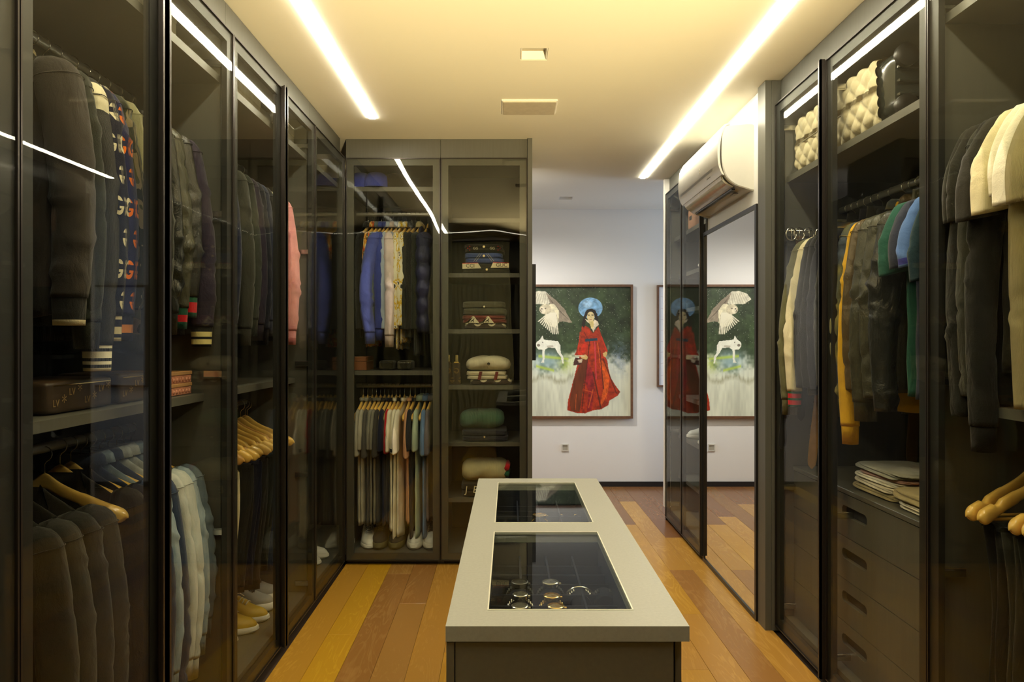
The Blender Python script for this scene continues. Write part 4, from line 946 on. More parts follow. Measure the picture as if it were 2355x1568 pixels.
DEN_L = cloth('pale_washed_denim', K(190, 198, 194), kind='denim', col2=K(232, 232, 222)); DEN_M = cloth('mid_blue_denim', K(128, 148, 162), kind='denim', col2=K(190, 202, 206)); DEN_D = cloth('dark_denim', K(46, 58, 82), kind='denim', col2=K(66, 80, 108)); DEN_G = cloth('grey_blue_denim', K(84, 98, 110), kind='denim', col2=K(116, 130, 138))
TIED = cloth('bleached_tie_dye_denim', K(70, 78, 90), kind='tiedye', col2=[K(46, 54, 70), K(70, 80, 92), K(110, 108, 70), K(150, 138, 84), K(60, 70, 88)])
SUITB = cloth('black_suit_wool', K(38, 36, 28)); SUITG = cloth('charcoal_suit_wool', K(48, 46, 38))
FLO1 = cloth('orange_floral', K(220, 150, 40), kind='floral', col2=[K(230, 220, 190), K(228, 170, 60), K(200, 80, 30), K(60, 90, 60), K(240, 230, 200)])
FLO2 = cloth('white_yellow_floral', K(225, 220, 190), kind='floral', col2=[K(230, 226, 200), K(226, 220, 190), K(214, 180, 50), K(232, 226, 205), K(60, 60, 54)])
BLUE = cloth('royal_blue_linen', K(84, 96, 172)); BLUE2 = cloth('deep_blue_linen', K(64, 76, 150)); PALEB = cloth('pale_blue_cotton', K(176, 190, 206)); LILAC = cloth('pinkish_white_linen', K(222, 206, 200)); GREYB = cloth('grey_blue_cotton', K(150, 156, 168)); TEALG = cloth('grey_teal_chambray', K(108, 122, 124))
BONE = cloth('bone_wool', K(190, 176, 128)); PUFF = cloth('navy_nylon', K(44, 46, 66), rough=0.5, sheen=0, bump=0.1)
GR1 = cloth('light_grey_marl', K(168, 164, 148)); GR2 = cloth('mid_grey_marl', K(126, 124, 112)); GR3 = cloth('dark_grey_cotton', K(82, 80, 74)); GR4 = cloth('charcoal_cotton', K(62, 60, 56))
PEACH = cloth('peach_cotton', K(214, 160, 122)); MINT = cloth('mint_cotton', K(178, 196, 172)); SKY = cloth('sky_blue_pique', K(108, 140, 186)); MAUVE = cloth('mauve_grey_pique', K(120, 114, 118)); NAVB = cloth('navy_black_cotton', K(38, 38, 46))
TEAL = cloth('teal_pique', K(46, 96, 84)); NVP = cloth('slate_navy_pique', K(62, 66, 84)); CBL = cloth('cornflower_pique', K(96, 130, 196)); CBR = cloth('violet_blue_rib', K(70, 74, 170)); DTE = cloth('dark_teal_pique', K(40, 62, 74))
OLIVE = cloth('olive_twill', K(98, 96, 66)); GRN = cloth('green_satin', K(20, 92, 52)); YEL = cloth('yellow_wool', K(226, 176, 44)); TEEB = cloth('faded_black_jersey', K(50, 48, 42)); TEEC = cloth('cream_jersey', K(226, 216, 176)); TEEW = cloth('ivory_jersey', K(236, 230, 206)); RIBC = cloth('cream_rib', K(206, 192, 140), kind='knit', bump=0.8)
WBTN = plain('pearl_button', (0.8, 0.78, 0.7), 0.3, var=0.02)

def hang(rod, u, lab, cat, mat, hl=None, side='L', jit=0.0, hg=True, notched=True, wood=None, dz=0.0, **kw):
    "garment and its hanger on a rod; u = place along the rod"
    rx = {'L': -1.35, 'R': 1.55}.get(side)
    if side == 'L' and rod < 1.5: dz += 0.015
    if side == 'B': pos = (u, YB+0.30, rod-HOFF); rz = PI/2+jit
    elif side == 'L': pos = (rx, u, rod-HOFF); rz = jit
    else: pos = (rx, u, rod-HOFF); rz = PI+jit
    g = garment(lab, cat, (pos[0], pos[1], pos[2]+dz), rz, mat, **kw)
    if hg:
        hanger(' '.join(('wooden hanger inside the '+(hl or lab)).split()[:16]), pos, rz, notched=notched, wood=wood, bar=False, slim=not (side == 'L' and rod < 1.5 and u > 2.02) and side != 'B')
    return g
UL, LL = 2.23, 1.058
# --- left wall, first bay, upper rod
hang(UL, 1.725, 'dark brown-black fleece jacket with cream-tipped cuff, nearest on the upper left rail', 'jacket', BLKB, 'nearest brown-black jacket', name='jacket', L_=0.70, sl=0.60, sr=0.062, T=0.017, cuff=[BLK, BLK, BLK, BLK, CREAM], collar_kind='stand', hem=BLK)
hang(UL, 1.790, 'black-green hoodie behind the brown-black fleece jacket', 'hoodie', OLVK, 'black-green hoodie', name='hoodie', L_=0.72, sl=0.66, sr=0.050, collar_kind='hood', cuff=[OLVK], hem=OLVK)
hang(UL, 1.845, 'black ribbed cardigan with cream shoulder stripe and cream-striped cuffs', 'cardigan', BKNIT, 'black striped-cuff cardigan', name='cardigan', L_=0.76, sl=0.72, sr=0.056, T=0.018, cuff=[WHT, BKNIT, WHT, WHT, BKNIT, WHT, BKNIT, CREAM], shoulder=CREAM, collar=CREAM, collar_kind='crew', hem=BKNIT)
hang(UL, 1.895, 'navy sweatshirt printed with cream letters beside the ribbed cardigan', 'sweatshirt', NAVYG, 'navy cream-lettered sweatshirt', name='sweatshirt', L_=0.70, sl=0.64, sr=0.045, cuff=[CREAM, NAVY, NAVY, CREAM, CREAM, NAVY, CREAM], hem=NAVY, out=0.05)
hang(UL, 1.927, 'navy fleece sweatshirt covered with orange letters', 'sweatshirt', NAVYO, 'navy orange-lettered sweatshirt', name='sweatshirt', L_=0.70, sl=0.64, sr=0.046, cuff=[NAVY, ORNG, NAVY], hem=NAVY, out=0.06)
hang(UL, 1.975, 'camouflage shirt between the orange-lettered sweatshirt and the beige jacket', 'shirt', CAMO, 'camouflage shirt', name='shirt', L_=0.74, sl=0.62, sr=0.046, collar_kind='shirt', cuff=[CAMO], out=0.06)
hang(UL, 2.028, 'olive-beige jacket with suede yoke, right of the camouflage shirt', 'jacket', BEIGE, 'olive-beige jacket', name='jacket', L_=0.74, sl=0.60, sr=0.044, collar_kind='stand', yoke=SUEDE, out=0.05)
hang(UL, 2.105, 'thin black leather jacket half hidden by the door frame', 'jacket', LEATH, 'half-hidden leather jacket', name='jacket', L_=0.66, sl=0.60, sr=0.045, collar_kind='stand')
hang(UL, 2.165, 'charcoal wool coat behind the thick door frame', 'coat', CHAR, 'charcoal coat', name='coat', L_=0.80, sl=0.60, collar_kind='lapel')
hang(UL, 2.215, 'shiny black leather jacket with snap cuffs, first behind the second door', 'jacket', LEATHK, 'first shiny black leather jacket', name='jacket', L_=0.64, sl=0.62, sr=0.050, collar_kind='shirt', cuff=[LEATHK], noise=1.4)
hang(UL, 2.275, 'dark olive leather jacket between two black leather jackets', 'jacket', LEATHO, 'dark olive leather jacket', name='jacket', L_=0.64, sl=0.60, sr=0.054, collar_kind='stand', cuff=[GRNRIB, REDRIB, GRNRIB], noise=1.2)
hang(UL, 2.345, 'grained black leather jacket beside the plum sweatshirt', 'jacket', LEATH, 'grained black leather jacket', name='jacket', L_=0.62, sl=0.56, sr=0.052, collar_kind='stand', cuff=[GRNRIB, REDRIB, REDRIB, GRNRIB], noise=1.3)
hang(UL, 2.415, 'dark plum sweatshirt with yellow-striped cuffs at the end of the leather jackets', 'sweatshirt', PLUM, 'dark plum sweatshirt', name='sweatshirt', L_=0.74, sl=0.66, sr=0.052, cuff=[BLK, BLK, YELRIB, YELRIB, BLK, YELRIB, YELRIB, BLK], hem=BLK, collar=BLK, out=0.065)
# lower rod: suits, a bare hanger, denim jackets
for u, lab, mt, hl in ((1.66, 'black suit jacket nearest on the lower left rail', SUITB, 'nearest black suit jacket'), (1.735, 'charcoal suit jacket second from the camera on the lower left rail', SUITG, 'second charcoal suit jacket'),
                   (1.81, 'black wool blazer third on the lower left rail', SUITB, 'third black blazer'), (1.885, 'charcoal blazer just in front of the bare hanger', SUITG, 'charcoal blazer by the bare hanger')):
    hang(LL, u, lab, 'blazer', mt, hl, name='blazer', L_=0.72, sl=0.60, sr=0.056, T=0.018, collar_kind='lapel', noise=0.7, out=0.05, dz=-0.012)
hanger('broad bare golden wooden hanger in front of the dark suits', (-1.345, 1.975, LL-HOFF-0.012), 0.03, notched=False, fat=0.017)
for u, lab, mt in ((2.05, 'black blazer just behind the bare broad hanger', SUITB), (2.10, 'midnight wool blazer beside the dark denim jackets', NAVB)):
    hang(LL, u, lab, 'blazer', mt, lab.split(' beside')[0].split(' just')[0]+' on the lower left rail', name='blazer', L_=0.72, sl=0.60, sr=0.052, T=0.017, collar_kind='lapel', noise=0.7, notched=False, fat=0.0) if False else hang(LL, u, lab, 'blazer', mt, lab.split(' beside')[0].split(' just')[0]+' on the lower left rail', name='blazer', L_=0.72, sl=0.60, sr=0.052, T=0.017, collar_kind='lapel', noise=0.7)
for u, lab, mt, hl, s_ in ((2.150, 'dark indigo denim jacket nearest of the denim jackets', DEN_D, 'dark indigo denim jacket', 0.64), (2.195, 'mid-blue denim jacket behind the dark indigo one', DEN_M, 'mid-blue denim jacket', 0.62),
                       (2.245, 'very dark denim jacket with long sleeve in front of the pale ones', DEN_D, 'very dark denim jacket', 0.70), (2.295, 'whitened pale denim jacket, lightest of the denim jackets', DEN_L, 'whitened pale denim jacket', 0.62), (2.345, 'pale blue denim jacket with buttoned cuff right of the whitened one', DEN_L, 'pale blue denim jacket', 0.64),
                       (2.39, 'blue denim jacket with torn frayed shoulder', DEN_M, 'torn denim jacket', 0.58), (2.435, 'dark grey-blue denim jacket farthest on the rail', DEN_G, 'grey-blue denim jacket', 0.54)):
    hang(LL, u, lab, 'denim jacket', mt, hl, name='denim_jacket', L_=0.58, sl=s_, sr=0.050, T=0.016, collar_kind='shirt', cuff=[mt], noise=1.2, out=0.055, notched=False)
trousers('cream trousers hanging low at the left edge behind dark glass', (-1.26, 1.60, 0.86), 0.0, CREAM, L_=0.75)
# --- left wall, second bay
for i, (u, lab, mt) in enumerate(((2.60, 'black sweatshirt hidden behind the door frame of the second bay', BLK), (2.70, 'navy sweatshirt hidden beside the second bay door frame', NAVY), (2.845, 'charcoal sweatshirt first in view in the second bay', CHAR), (2.915, 'dark green-black sweatshirt second in view in the second bay', OLVK),
                     (2.985, 'plum-black sweatshirt in the middle of the second bay dark row', PLUM), (3.045, 'navy-black sweatshirt right of the plum-black one', NAVB), (3.105, 'slate navy sweatshirt fifth in the dark row', NVP), (3.165, 'plain black sweatshirt last of the dark row before the cream one', BLK))):
    hang(UL, u, lab, 'sweatshirt', mt, lab.split(' hidden')[0].split(' in the')[0].split(' first')[0].split(' second in')[0].split(' right')[0].split(' fifth')[0].split(' last')[0]+' in the second left bay', name='sweatshirt', L_=0.70, sl=0.62+0.02*(i % 3), sr=0.052, cuff=[mt], hem=mt, noise=0.8)
hang(UL, 3.265, 'cream sweatshirt between the dark row and the pink ones', 'sweatshirt', CREAM, 'cream sweatshirt', name='sweatshirt', L_=0.74, sl=0.64, sr=0.046, cuff=[CREAM], hem=CREAM)
hang(UL, 3.335, 'dusty rose sweatshirt in front of the brighter pink one', 'sweatshirt', PINKD, 'dusty rose sweatshirt', name='sweatshirt', L_=0.72, sl=0.66, sr=0.046, cuff=[PINKD], hem=PINKD)
hang(UL, 3.425, 'bright pink sweatshirt with long sleeve hanging at the third door', 'sweatshirt', PINK, 'bright pink sweatshirt', name='sweatshirt', L_=0.72, sl=0.66, sr=0.052, cuff=[PINK, PINKD], hem=PINKD, out=0.05)
hl = ['golden bare wooden hanger, %s of the bare ones above the shoes' % o for o in ('first', 'second', 'third', 'fourth', 'fifth', 'sixth', 'seventh', 'eighth', 'ninth', 'tenth', 'eleventh', 'twelfth')]
ORD = ('nearest', 'second nearest', 'third nearest', 'fourth nearest', 'fifth nearest', 'sixth nearest', 'seventh nearest', 'eighth nearest', 'ninth nearest', 'fourth farthest', 'third farthest', 'second farthest', 'farthest')
for i in range(13):
    u = 2.845+i*0.047
    hanger('bare notched wooden hanger above the yellow shoes, %s of the bare row' % ORD[i], (-1.35+0.035*(i % 3)*0.4+(0.03 if i > 8 else 0.012), u, LL-HOFF), -0.10+0.13*RNG.random()+(0.05 if i > 8 else 0), notched=True, wood=HWOOD if i % 3 else HWOOD2, fat=0.009)
for i, (u, lab, mt, l_) in enumerate(((2.80, 'cream trousers with blue patch hanging left of the black ones above the sneakers', CREAM, 0.72), (2.95, 'black trousers under the bare hangers, nearest of the dark ones', BLK, 0.55), (3.04, 'dark navy trousers under the bare hangers', NAVY, 0.55), (3.13, 'charcoal trousers under the bare hangers', GR4, 0.6), (3.23, 'black-green trousers under the far bare hangers', OLVK, 0.55), (3.33, 'dark denim trousers under the far bare hangers', DEN_D, 0.6))):
    trousers(lab, (-1.24, u, LL-HOFF-0.03), 0.05*((i % 3)-1), mt, L_=l_, Wd=0.13)

# --- back wall, first wardrobe, upper rod
def bxp(px): return (px-1172.0)*4.22/FPX
UB, LB = 2.19, 1.075
up = [(829, 'black shirt farthest left on the back upper rail', 'shirt', BLK, dict(collar_kind='shirt')),
      (843, 'orange floral shirt between black and chambray shirts', 'shirt', FLO1, dict(collar_kind='shirt', L_=0.76)),
      (853, 'grey-teal chambray shirt beside the orange floral one', 'shirt', TEALG, dict(collar_kind='shirt')),
      (861, 'royal blue linen shirt with wide buttoned cuff spreading left', 'shirt', BLUE, dict(collar_kind='shirt', sr=0.064, cuff=[BLUE], out=0.060, yb=0.060, sl=0.62)),
      (871, 'deep blue linen shirt right of the royal blue one', 'shirt', BLUE2, dict(collar_kind='shirt', sr=0.050, cuff=[BLUE2])),
      (880, 'pale blue shirt between the deep blue and pinkish white ones', 'shirt', PALEB, dict(collar_kind='shirt')),
      (889, 'pinkish white linen shirt with long full sleeve', 'shirt', LILAC, dict(collar_kind='shirt', sr=0.054, cuff=[LILAC], out=0.062, yb=-0.015, sl=0.64)),
      (901, 'grey-blue shirt right of the pinkish white one', 'shirt', GREYB, dict(collar_kind='shirt')),
      (911, 'white and yellow floral shirt, left one of the pair', 'shirt', FLO2, dict(collar_kind='shirt', L_=0.78, sr=0.045)),
      (922, 'white and yellow floral shirt, right one of the pair', 'shirt', FLO2, dict(collar_kind='shirt', L_=0.74, sr=0.044, sl=0.58)),
      (934, 'charcoal shirt right of the floral pair', 'shirt', CHAR, dict(collar_kind='shirt')),
      (944, 'black jacket left of the bone-collared coat', 'jacket', BLK, dict(collar_kind='stand')),
      (955, 'black coat with bone-coloured collar', 'coat', OLVK, dict(collar_kind='shirt', collar=BONE, L_=0.82)),
      (974, 'navy quilted puffer jacket at the right end of the upper rail', 'jacket', PUFF, dict(collar_kind='hood', puff=0.105, sr=0.072, T=0.026, L_=0.68, sl=0.62, noise=0.5))]
for px, lab, cat, mt, kw in up:
    k = dict(L_=0.70, sl=0.60, sr=0.042, T=0.011); k.update(kw)
    hang(UB, bxp(px), lab, cat, mt, lab.split(' between')[0].split(' right of')[0].split(' left of')[0].split(' beside')[0].split(' farthest')[0].split(' spreading')[0].split(' at the')[0]+' on the back rail', side='B', jit=RNG.uniform(-0.05, 0.05), name=cat, **k)
low = [(817, 'light grey marl tee shirt leftmost on the back lower rail', GR1, {}), (828, 'pale grey tee shirt second from the left on the lower rail', GR1, {}), (839, 'dark grey tee shirt third from the left on the lower rail', GR3, {}),
       (849, 'mid grey tee shirt fourth from the left on the lower rail', GR2, {}), (859, 'mid grey marl tee shirt fifth from the left, wide sleeve', GR2, dict(sr=0.055)), (869, 'charcoal tee shirt sixth from the left on the lower rail', GR4, {}),
       (879, 'navy tee shirt just left of the white ones', NAVY, dict(stripes=None)), (887, 'red-shouldered navy tee shirt touching the white ones', NAVB, dict(sleeve_mat=REDRIB)), (897, 'white tee shirt leftmost of the white group', WHT, dict(sr=0.062, stripes=None, L_=0.80)),
       (906, 'white tee shirt with black-striped sleeve hem and striped collar', WHT, dict(sr=0.058, stripes=[BLK], collar=BLK, L_=0.86)), (917, 'white tee shirt rightmost and widest of the white group', WHT, dict(sr=0.070, out=0.07, L_=0.84)),
       (931, 'peach tee shirt between white and navy-black ones', PEACH, {}), (943, 'navy-black tee shirt between peach and mint ones', NAVB, dict(L_=0.84)), (957, 'mint polo shirt left of the sky blue one', MINT, dict(L_=0.84)),
       (969, 'sky blue polo shirt right of the mint one', SKY, dict(L_=0.84)), (982, 'mauve-grey polo shirt at the right end of the lower rail', MAUVE, dict(L_=0.74))]
for px, lab, mt, kw in low:
    k = dict(L_=0.76, sl=0.24, sr=0.050, T=0.011, sleeves='short', out=0.045, collar_kind='shirt' if 'polo' in lab else 'crew'); k.update(kw)
    hang(LB, bxp(px), lab, 'tee shirt' if 'tee' in lab else 'polo shirt', mt, lab.split(' second')[0].split(' third')[0].split(' fourth')[0].split(' fifth')[0].split(' sixth')[0].split(' just')[0].split(' touching')[0].split(' between')[0].split(' at the')[0].split(' leftmost on')[0].split(' right of')[0].split(' left of')[0]+' on the lower back rail', side='B', jit=RNG.uniform(-0.06, 0.06), name='tee_shirt' if 'tee' in lab else 'polo_shirt', **k)

# --- right wall
URR = 1.975
rt = [(3.115, 'olive overshirt hanging in front of the belts', 'shirt', OLIVE, dict(collar_kind='shirt', cuff=[OLIVE], sl=0.72, L_=0.76, sr=0.05, out=0.085)),
      (3.060, 'white and green track jacket with red-striped green cuff', 'jacket', CREAM, dict(sleeve_mat=CREAM, cuff=[GRNRIB, REDRIB, REDRIB, GRNRIB, REDRIB, REDRIB, GRNRIB], sl=0.68, L_=0.68, out=0.08, sr=0.044)),
      (3.005, 'black jacket right of the white track jacket', 'jacket', BLK, dict(collar_kind='stand', sl=0.66, out=0.06)),
      (2.950, 'black hoodie with small white logo behind the first right door', 'hoodie', BLK, dict(collar_kind='hood', sl=0.66)),
      (2.895, 'navy-black jacket beside the thick right door handle', 'jacket', NAVB, dict(collar_kind='stand', sl=0.66)),
      (2.835, 'charcoal jacket next to the thick right door handle', 'jacket', CHAR, dict(collar_kind='stand', sl=0.64)),
      (2.760, 'black cardigan hidden behind the thick right door handle', 'cardigan', BKNIT, dict(sl=0.64)),
      (2.665, 'bleached blue and ochre tie-dye denim jacket', 'denim jacket', TIED, dict(collar_kind='shirt', cuff=[TIED], sl=0.68, sr=0.056, noise=1.3)),
      (2.620, 'bright yellow sweater sleeve hanging beside the tie-dye jacket', 'sweater', YEL, dict(sl=0.78, sr=0.045, cuff=[YEL], out=0.05, L_=0.78)),
      (2.575, 'brown leather jacket between the yellow sweater and olive leather', 'jacket', LEATHB, dict(collar_kind='shirt', sl=0.64, noise=1.2)),
      (2.515, 'dark olive leather jacket with snap cuff on the right rail', 'jacket', LEATHO, dict(collar_kind='stand', sl=0.68, sr=0.056, cuff=[LEATHO], noise=1.2)),
      (2.445, 'matte olive-black leather jacket in the middle of the right rail', 'jacket', LEATHO, dict(collar_kind='stand', sl=0.66, sr=0.052, noise=1.3)),
      (2.375, 'black biker leather jacket with zips and ribbed shoulder', 'jacket', LEATHK, dict(collar_kind='shirt', sl=0.70, sr=0.054, T=0.024, noise=1.7, L_=0.68, hem=LEATHK))]
for u, lab, cat, mt, kw in rt:
    k = dict(L_=0.70, sl=0.64, sr=0.048, T=0.016); k.update(kw)
    hang(URR, u, lab, cat, mt, lab.split(' hanging')[0].split(' behind')[0].split(' in the')[0].split(' beside')[0].split(' right of')[0].split(' next')[0].split(' hidden')[0].split(' between')[0]+' on the right rail', side='R', jit=RNG.uniform(-0.06, 0.06), name=cat.replace(' ', '_'), **k)
for u, lab, mt, cf in ((2.320, 'teal polo shirt left of the slate navy one', TEAL, TEAL), (2.265, 'slate navy polo shirt between teal and cornflower', NVP, NVP), (2.205, 'cornflower blue polo shirt with violet-blue sleeve band', CBL, CBR), (2.150, 'dark teal polo shirt beside the right door frame', DTE, DTE)):
    hang(URR, u, lab, 'polo shirt', mt, lab.split(' left')[0].split(' between')[0].split(' with')[0].split(' beside')[0]+' on the right rail', side='R', name='polo_shirt', L_=0.70, sl=0.24, sr=0.055, T=0.016, sleeves='short', out=0.05, collar_kind='shirt', stripes=[cf])
UH = 2.125
for i, (u, lab, mt, kw) in enumerate(((1.985, 'faded black tee shirt farthest on the near right rail', TEEB, {}), (1.950, 'faded black tee shirt second farthest on the near right rail', TEEB, dict(sl=0.26)), (1.915, 'black tee shirt third farthest on the near right rail', BLK, {}), (1.875, 'black tee shirt with wide sleeve touching the cream one', TEEB, dict(sr=0.072, out=0.07)),
                     (1.825, 'cream tee shirt with turned sleeve beside the black ones', TEEC, dict(sr=0.062, out=0.075, sl=0.25)), (1.785, 'ivory tee shirt right of the cream one', TEEW, dict(sr=0.060)), (1.745, 'ivory tee shirt with loose wide sleeve at the frame edge', TEEW, dict(sr=0.075, out=0.06)),
                     (1.700, 'cream rib-knit top at the right frame edge', RIBC, dict(L_=0.95, sr=0.062)), (1.640, 'ivory hooded top nearest the camera on the right', TEEW, dict(L_=0.90)), (1.56, 'white tee shirt nearest the camera on the right rail', WHT, {}))):
    k = dict(L_=0.74, sl=0.24, sr=0.058, T=0.013, sleeves='short', out=0.055); k.update(kw)
    hang(UH, u, lab, 'tee shirt', mt, 'tee shirt: '+lab.split(' on the near')[0].split(' beside')[0].split(' at the')[0], side='R', jit=RNG.uniform(-0.08, 0.08), name='tee_shirt', **k)
# long-sleeved pieces between the tees, their sleeves and bodies hanging far lower
for u, lab, mt, k in ((1.968, 'long black hoodie hanging lower than the faded black tees', BLK, dict(sl=0.82, L_=0.86, sr=0.052, collar_kind='hood')), (1.932, 'long black sweatshirt between the faded black tees', CHAR, dict(sl=0.76, L_=0.80, sr=0.050)),
                      (1.895, 'long black cotton shirt beside the cream tees', BLK, dict(sl=0.84, L_=0.84, sr=0.050, cuff=[BLK])), (1.765, 'cream rib-knit sweater with long sleeve at the right edge', RIBC, dict(sl=0.78, L_=0.80, sr=0.046, out=0.02)), (1.665, 'ivory long-sleeved top at the far right edge', TEEW, dict(sl=0.72, L_=0.84, sr=0.050, out=0.02))):
    hang(UH, u, lab, 'sweater', mt, lab.split(' hanging')[0].split(' between')[0].split(' beside')[0].split(' with')[0].split(' at the')[0], side='R', jit=0.03, name='sweater', T=0.014, **k)
# lower rod of the near right bay: bare hangers and dark trousers
for i, (u, x, rz, od) in enumerate(((1.975, 1.515, 0.10, 'farthest'), (1.925, 1.525, 0.04, 'second farthest'), (1.830, 1.535, 0.08, 'middle'), (1.800, 1.54, 0.12, 'second nearest'), (1.770, 1.545, 0.15, 'nearest'))):
    hanger('bare golden wooden hanger with notched end at the right frame edge, %s of five' % od, (x, u, 1.068-HOFF), PI+rz, notched=True, fat=0.010)
for u, lab, mt, l_ in ((1.93, 'black trousers under the far golden hanger at right', BLK, 0.60), (1.86, 'charcoal trousers under the golden hangers at right', CHAR, 0.66), (1.80, 'black fleece trousers near the grey ones at right', OLVK, 0.60), (1.72, 'grey marl sweat trousers at the lower right frame edge', GR3, 0.62)):
    trousers(lab, (1.50, u, 1.068-HOFF-0.02), 0.0, mt, L_=l_, Wd=0.15, T=0.03)

# ------------------------------------------------------------------ folded knitwear on the open shelves
def rbox(mb, cx, cyy, cz, sx, sy, sz, e=0.35, nu=40, nv=20, mi=0, disp=None, rng=None):
    "soft rounded slab (superellipsoid) with small dents"
    rows = []
    for j in range(nv+1):
        tz = math.sin(PI/2*(-1+2*j/nv)); rr = max(0.0, 1-abs(tz)**(2/e))**(e/2) if abs(tz) < 1 else 0.0; row = []
        for i in range(nu):
            u = 2*PI*i/nu; cu, su = math.cos(u), math.sin(u)
            p = lambda q, k: math.copysign(abs(q)**k, q)
            x, y, z = rr*p(cu, e), rr*p(su, e), tz
            k = 1.0 if disp is None else 1+disp*(math.sin(u*3+z*4)+math.sin(u*5.3+1+z*7)+0.6*math.sin(u*9+z*15))*0.5
            row.append((cx+sx*x*k, cyy+sy*y*k, cz+sz*z))
        rows.append(row)
    uv = [[((q[0])*1.0, q[2]*1.0) for q in r] for r in rows]
    return mb.grid(rows, uv, mi=mi)
def folded(label, cat, c, sx, sy, sz, mat, group=None, name='folded_sweater', layers=2, rz=0.0, disp=0.015):
    "c = middle of the underside; a garment folded in layers with a rounded front"
    t = thing(name, label, cat, c, rz, group)
    for k in range(layers):
        h = sz/layers; m = MB(); rbox(m, 0.003*(-1)**k, 0, h*(k+0.5), sx*(1-0.02*k), sy*(1-0.015*k), h*0.53, e=0.30, disp=disp); m.build('fold', mat, t, smooth=True)
    return t
MAROON = cloth('maroon_knit', K(112, 40, 38), kind='knit'); DKBR = cloth('dark_brown_letters', K(52, 38, 34), kind='letters', col2=K(210, 200, 170)); BLGG = cloth('black_letters', K(34, 30, 24), kind='letters', col2=K(200, 180, 130))
IVK = cloth('ivory_knit', K(236, 226, 190), kind='knit', bump=0.7); GRK = cloth('green_cable_knit', K(66, 116, 84), kind='knit', bump=1.0); CRK = cloth('cream_cable_knit', K(226, 214, 160), kind='knit', bump=1.0); BLUK = cloth('blue_knit', K(66, 84, 138), kind='knit'); BLK2 = cloth('black_knit_fine', K(36, 34, 26), kind='knit'); GREYK = cloth('faint_grey_knit', K(74, 72, 58), kind='knit')
GBTN = plain('gold_button', (0.85, 0.68, 0.35), 0.3, metal=0.6, var=0.02)
YS = YB+0.235; FY = 0.145       # middle of the stacks; half depth
def sx_(px0, px1, Y=YB+0.1): return (px0-1172)*Y/FPX, (px1-1172)*Y/FPX
def onshelf(i, px0, px1): a, b = sx_(px0, px1); return (a+b)/2, (b-a)/2, SH2[i]+0.0012
def button(par, x, z, y, r=0.0075, mat=GBTN):
    b = MB().lathe([(0.0004, -0.002), (r*0.5, -0.0024), (r*0.85, -0.0032), (r, -0.002), (r*0.95, 0.001)], axis='y', n=14).build('button', mat, par, smooth=True); b.location = (x, y, z)
cx, hw, z = onshelf(1, 1063, 1172)
t1 = folded('black cardigan with cream lettered collar, bottom of the top stack', 'cardigan', (cx, YS, z), hw, FY, 0.060, BLK2)
# collar flaps with their lettering
yf = -FY-0.004
for x0, x1, txt in ((-hw+0.002, -0.028, 'CCI'), (0.030, hw-0.004, 'GUC')):
    s_ = -1 if x0 < 0 else 1
    P = [(x0, 0.058), (x1-(0.02 if s_ < 0 else 0), 0.060), (x1, 0.030), (x0, 0.026)] if s_ < 0 else [(x0+0.014, 0.064), (x1, 0.060), (x1, 0.034), (x0, 0.033)]
    MB().prism([(a, b) for a, b in P], yf-0.003, yf+0.012, 'y').build('collar_flap', CREAM, t1)
    MB().prism([(P[0][0], P[0][1]), (P[1][0], P[1][1]), (P[1][0], P[1][1]+0.004), (P[0][0], P[0][1]+0.004)], yf-0.003, yf+0.012, 'y').build('collar_edge', REDRIB, t1)
    text_mesh(txt, 0.033, 'lettering', BLK, t1, ((P[0][0]+P[1][0])/2+(0.004 if s_ > 0 else 0), yf-0.0036, (P[0][1]+P[2][1])/2), (PI/2, 0, 0), 0.0003, 1.0)
button(t1, 0.006, 0.022, -FY-0.003)
cx, hw, z = onshelf(1, 1068, 1158)
t2 = folded('blue cardigan with gold buttons in the middle of the top stack', 'cardigan', (cx, YS, z+0.062), hw, FY*0.97, 0.066, BLUK)
button(t2, 0.0, 0.045, -FY-0.001, 0.008)
for s_ in (-1, 1):
    for k in range(2):
        MB().tube([(s_*(0.015+0.012*k), -FY-0.0005, 0.058), (s_*(0.050+0.014*k), -FY-0.0005, 0.010)], 0.0009, n=5).build('piping', CREAM, t2)
t3 = folded('black knit with small cream and red motifs on top of the blue cardigan', 'cardigan', (cx, YS, z+0.130), hw*1.02, FY*0.95, 0.052, BLK2)
for s_ in (-1, 1):
    text_mesh('GG', 0.022, 'motif', CREAM, t3, (s_*0.052, -FY-0.0005, 0.024), (PI/2, 0, 0), 0.0004)
    for k in range(3): 
        m = MB().prism([(-0.004, 0), (0, 0.005), (0.004, 0), (0, -0.005)], -0.0006, 0, 'y').build('motif', REDRIB, t3); m.location = (s_*(0.088+0.012*(k % 2)), -FY+0.0012, 0.014+0.011*k)
button(t3, 0.0, 0.034, -FY-0.001, 0.008)
cx, hw, z = onshelf(2, 1062, 1165)
t = folded('dark brown lettered sweater at the bottom of the middle stack', 'sweater', (cx+0.003, YS, z), hw*0.94, FY*0.97, 0.036, DKBR, layers=1)
t = folded('maroon and cream zigzag sweater with small horses, middle of its stack', 'sweater', (cx, YS, z+0.038), hw, FY, 0.048, MAROON)
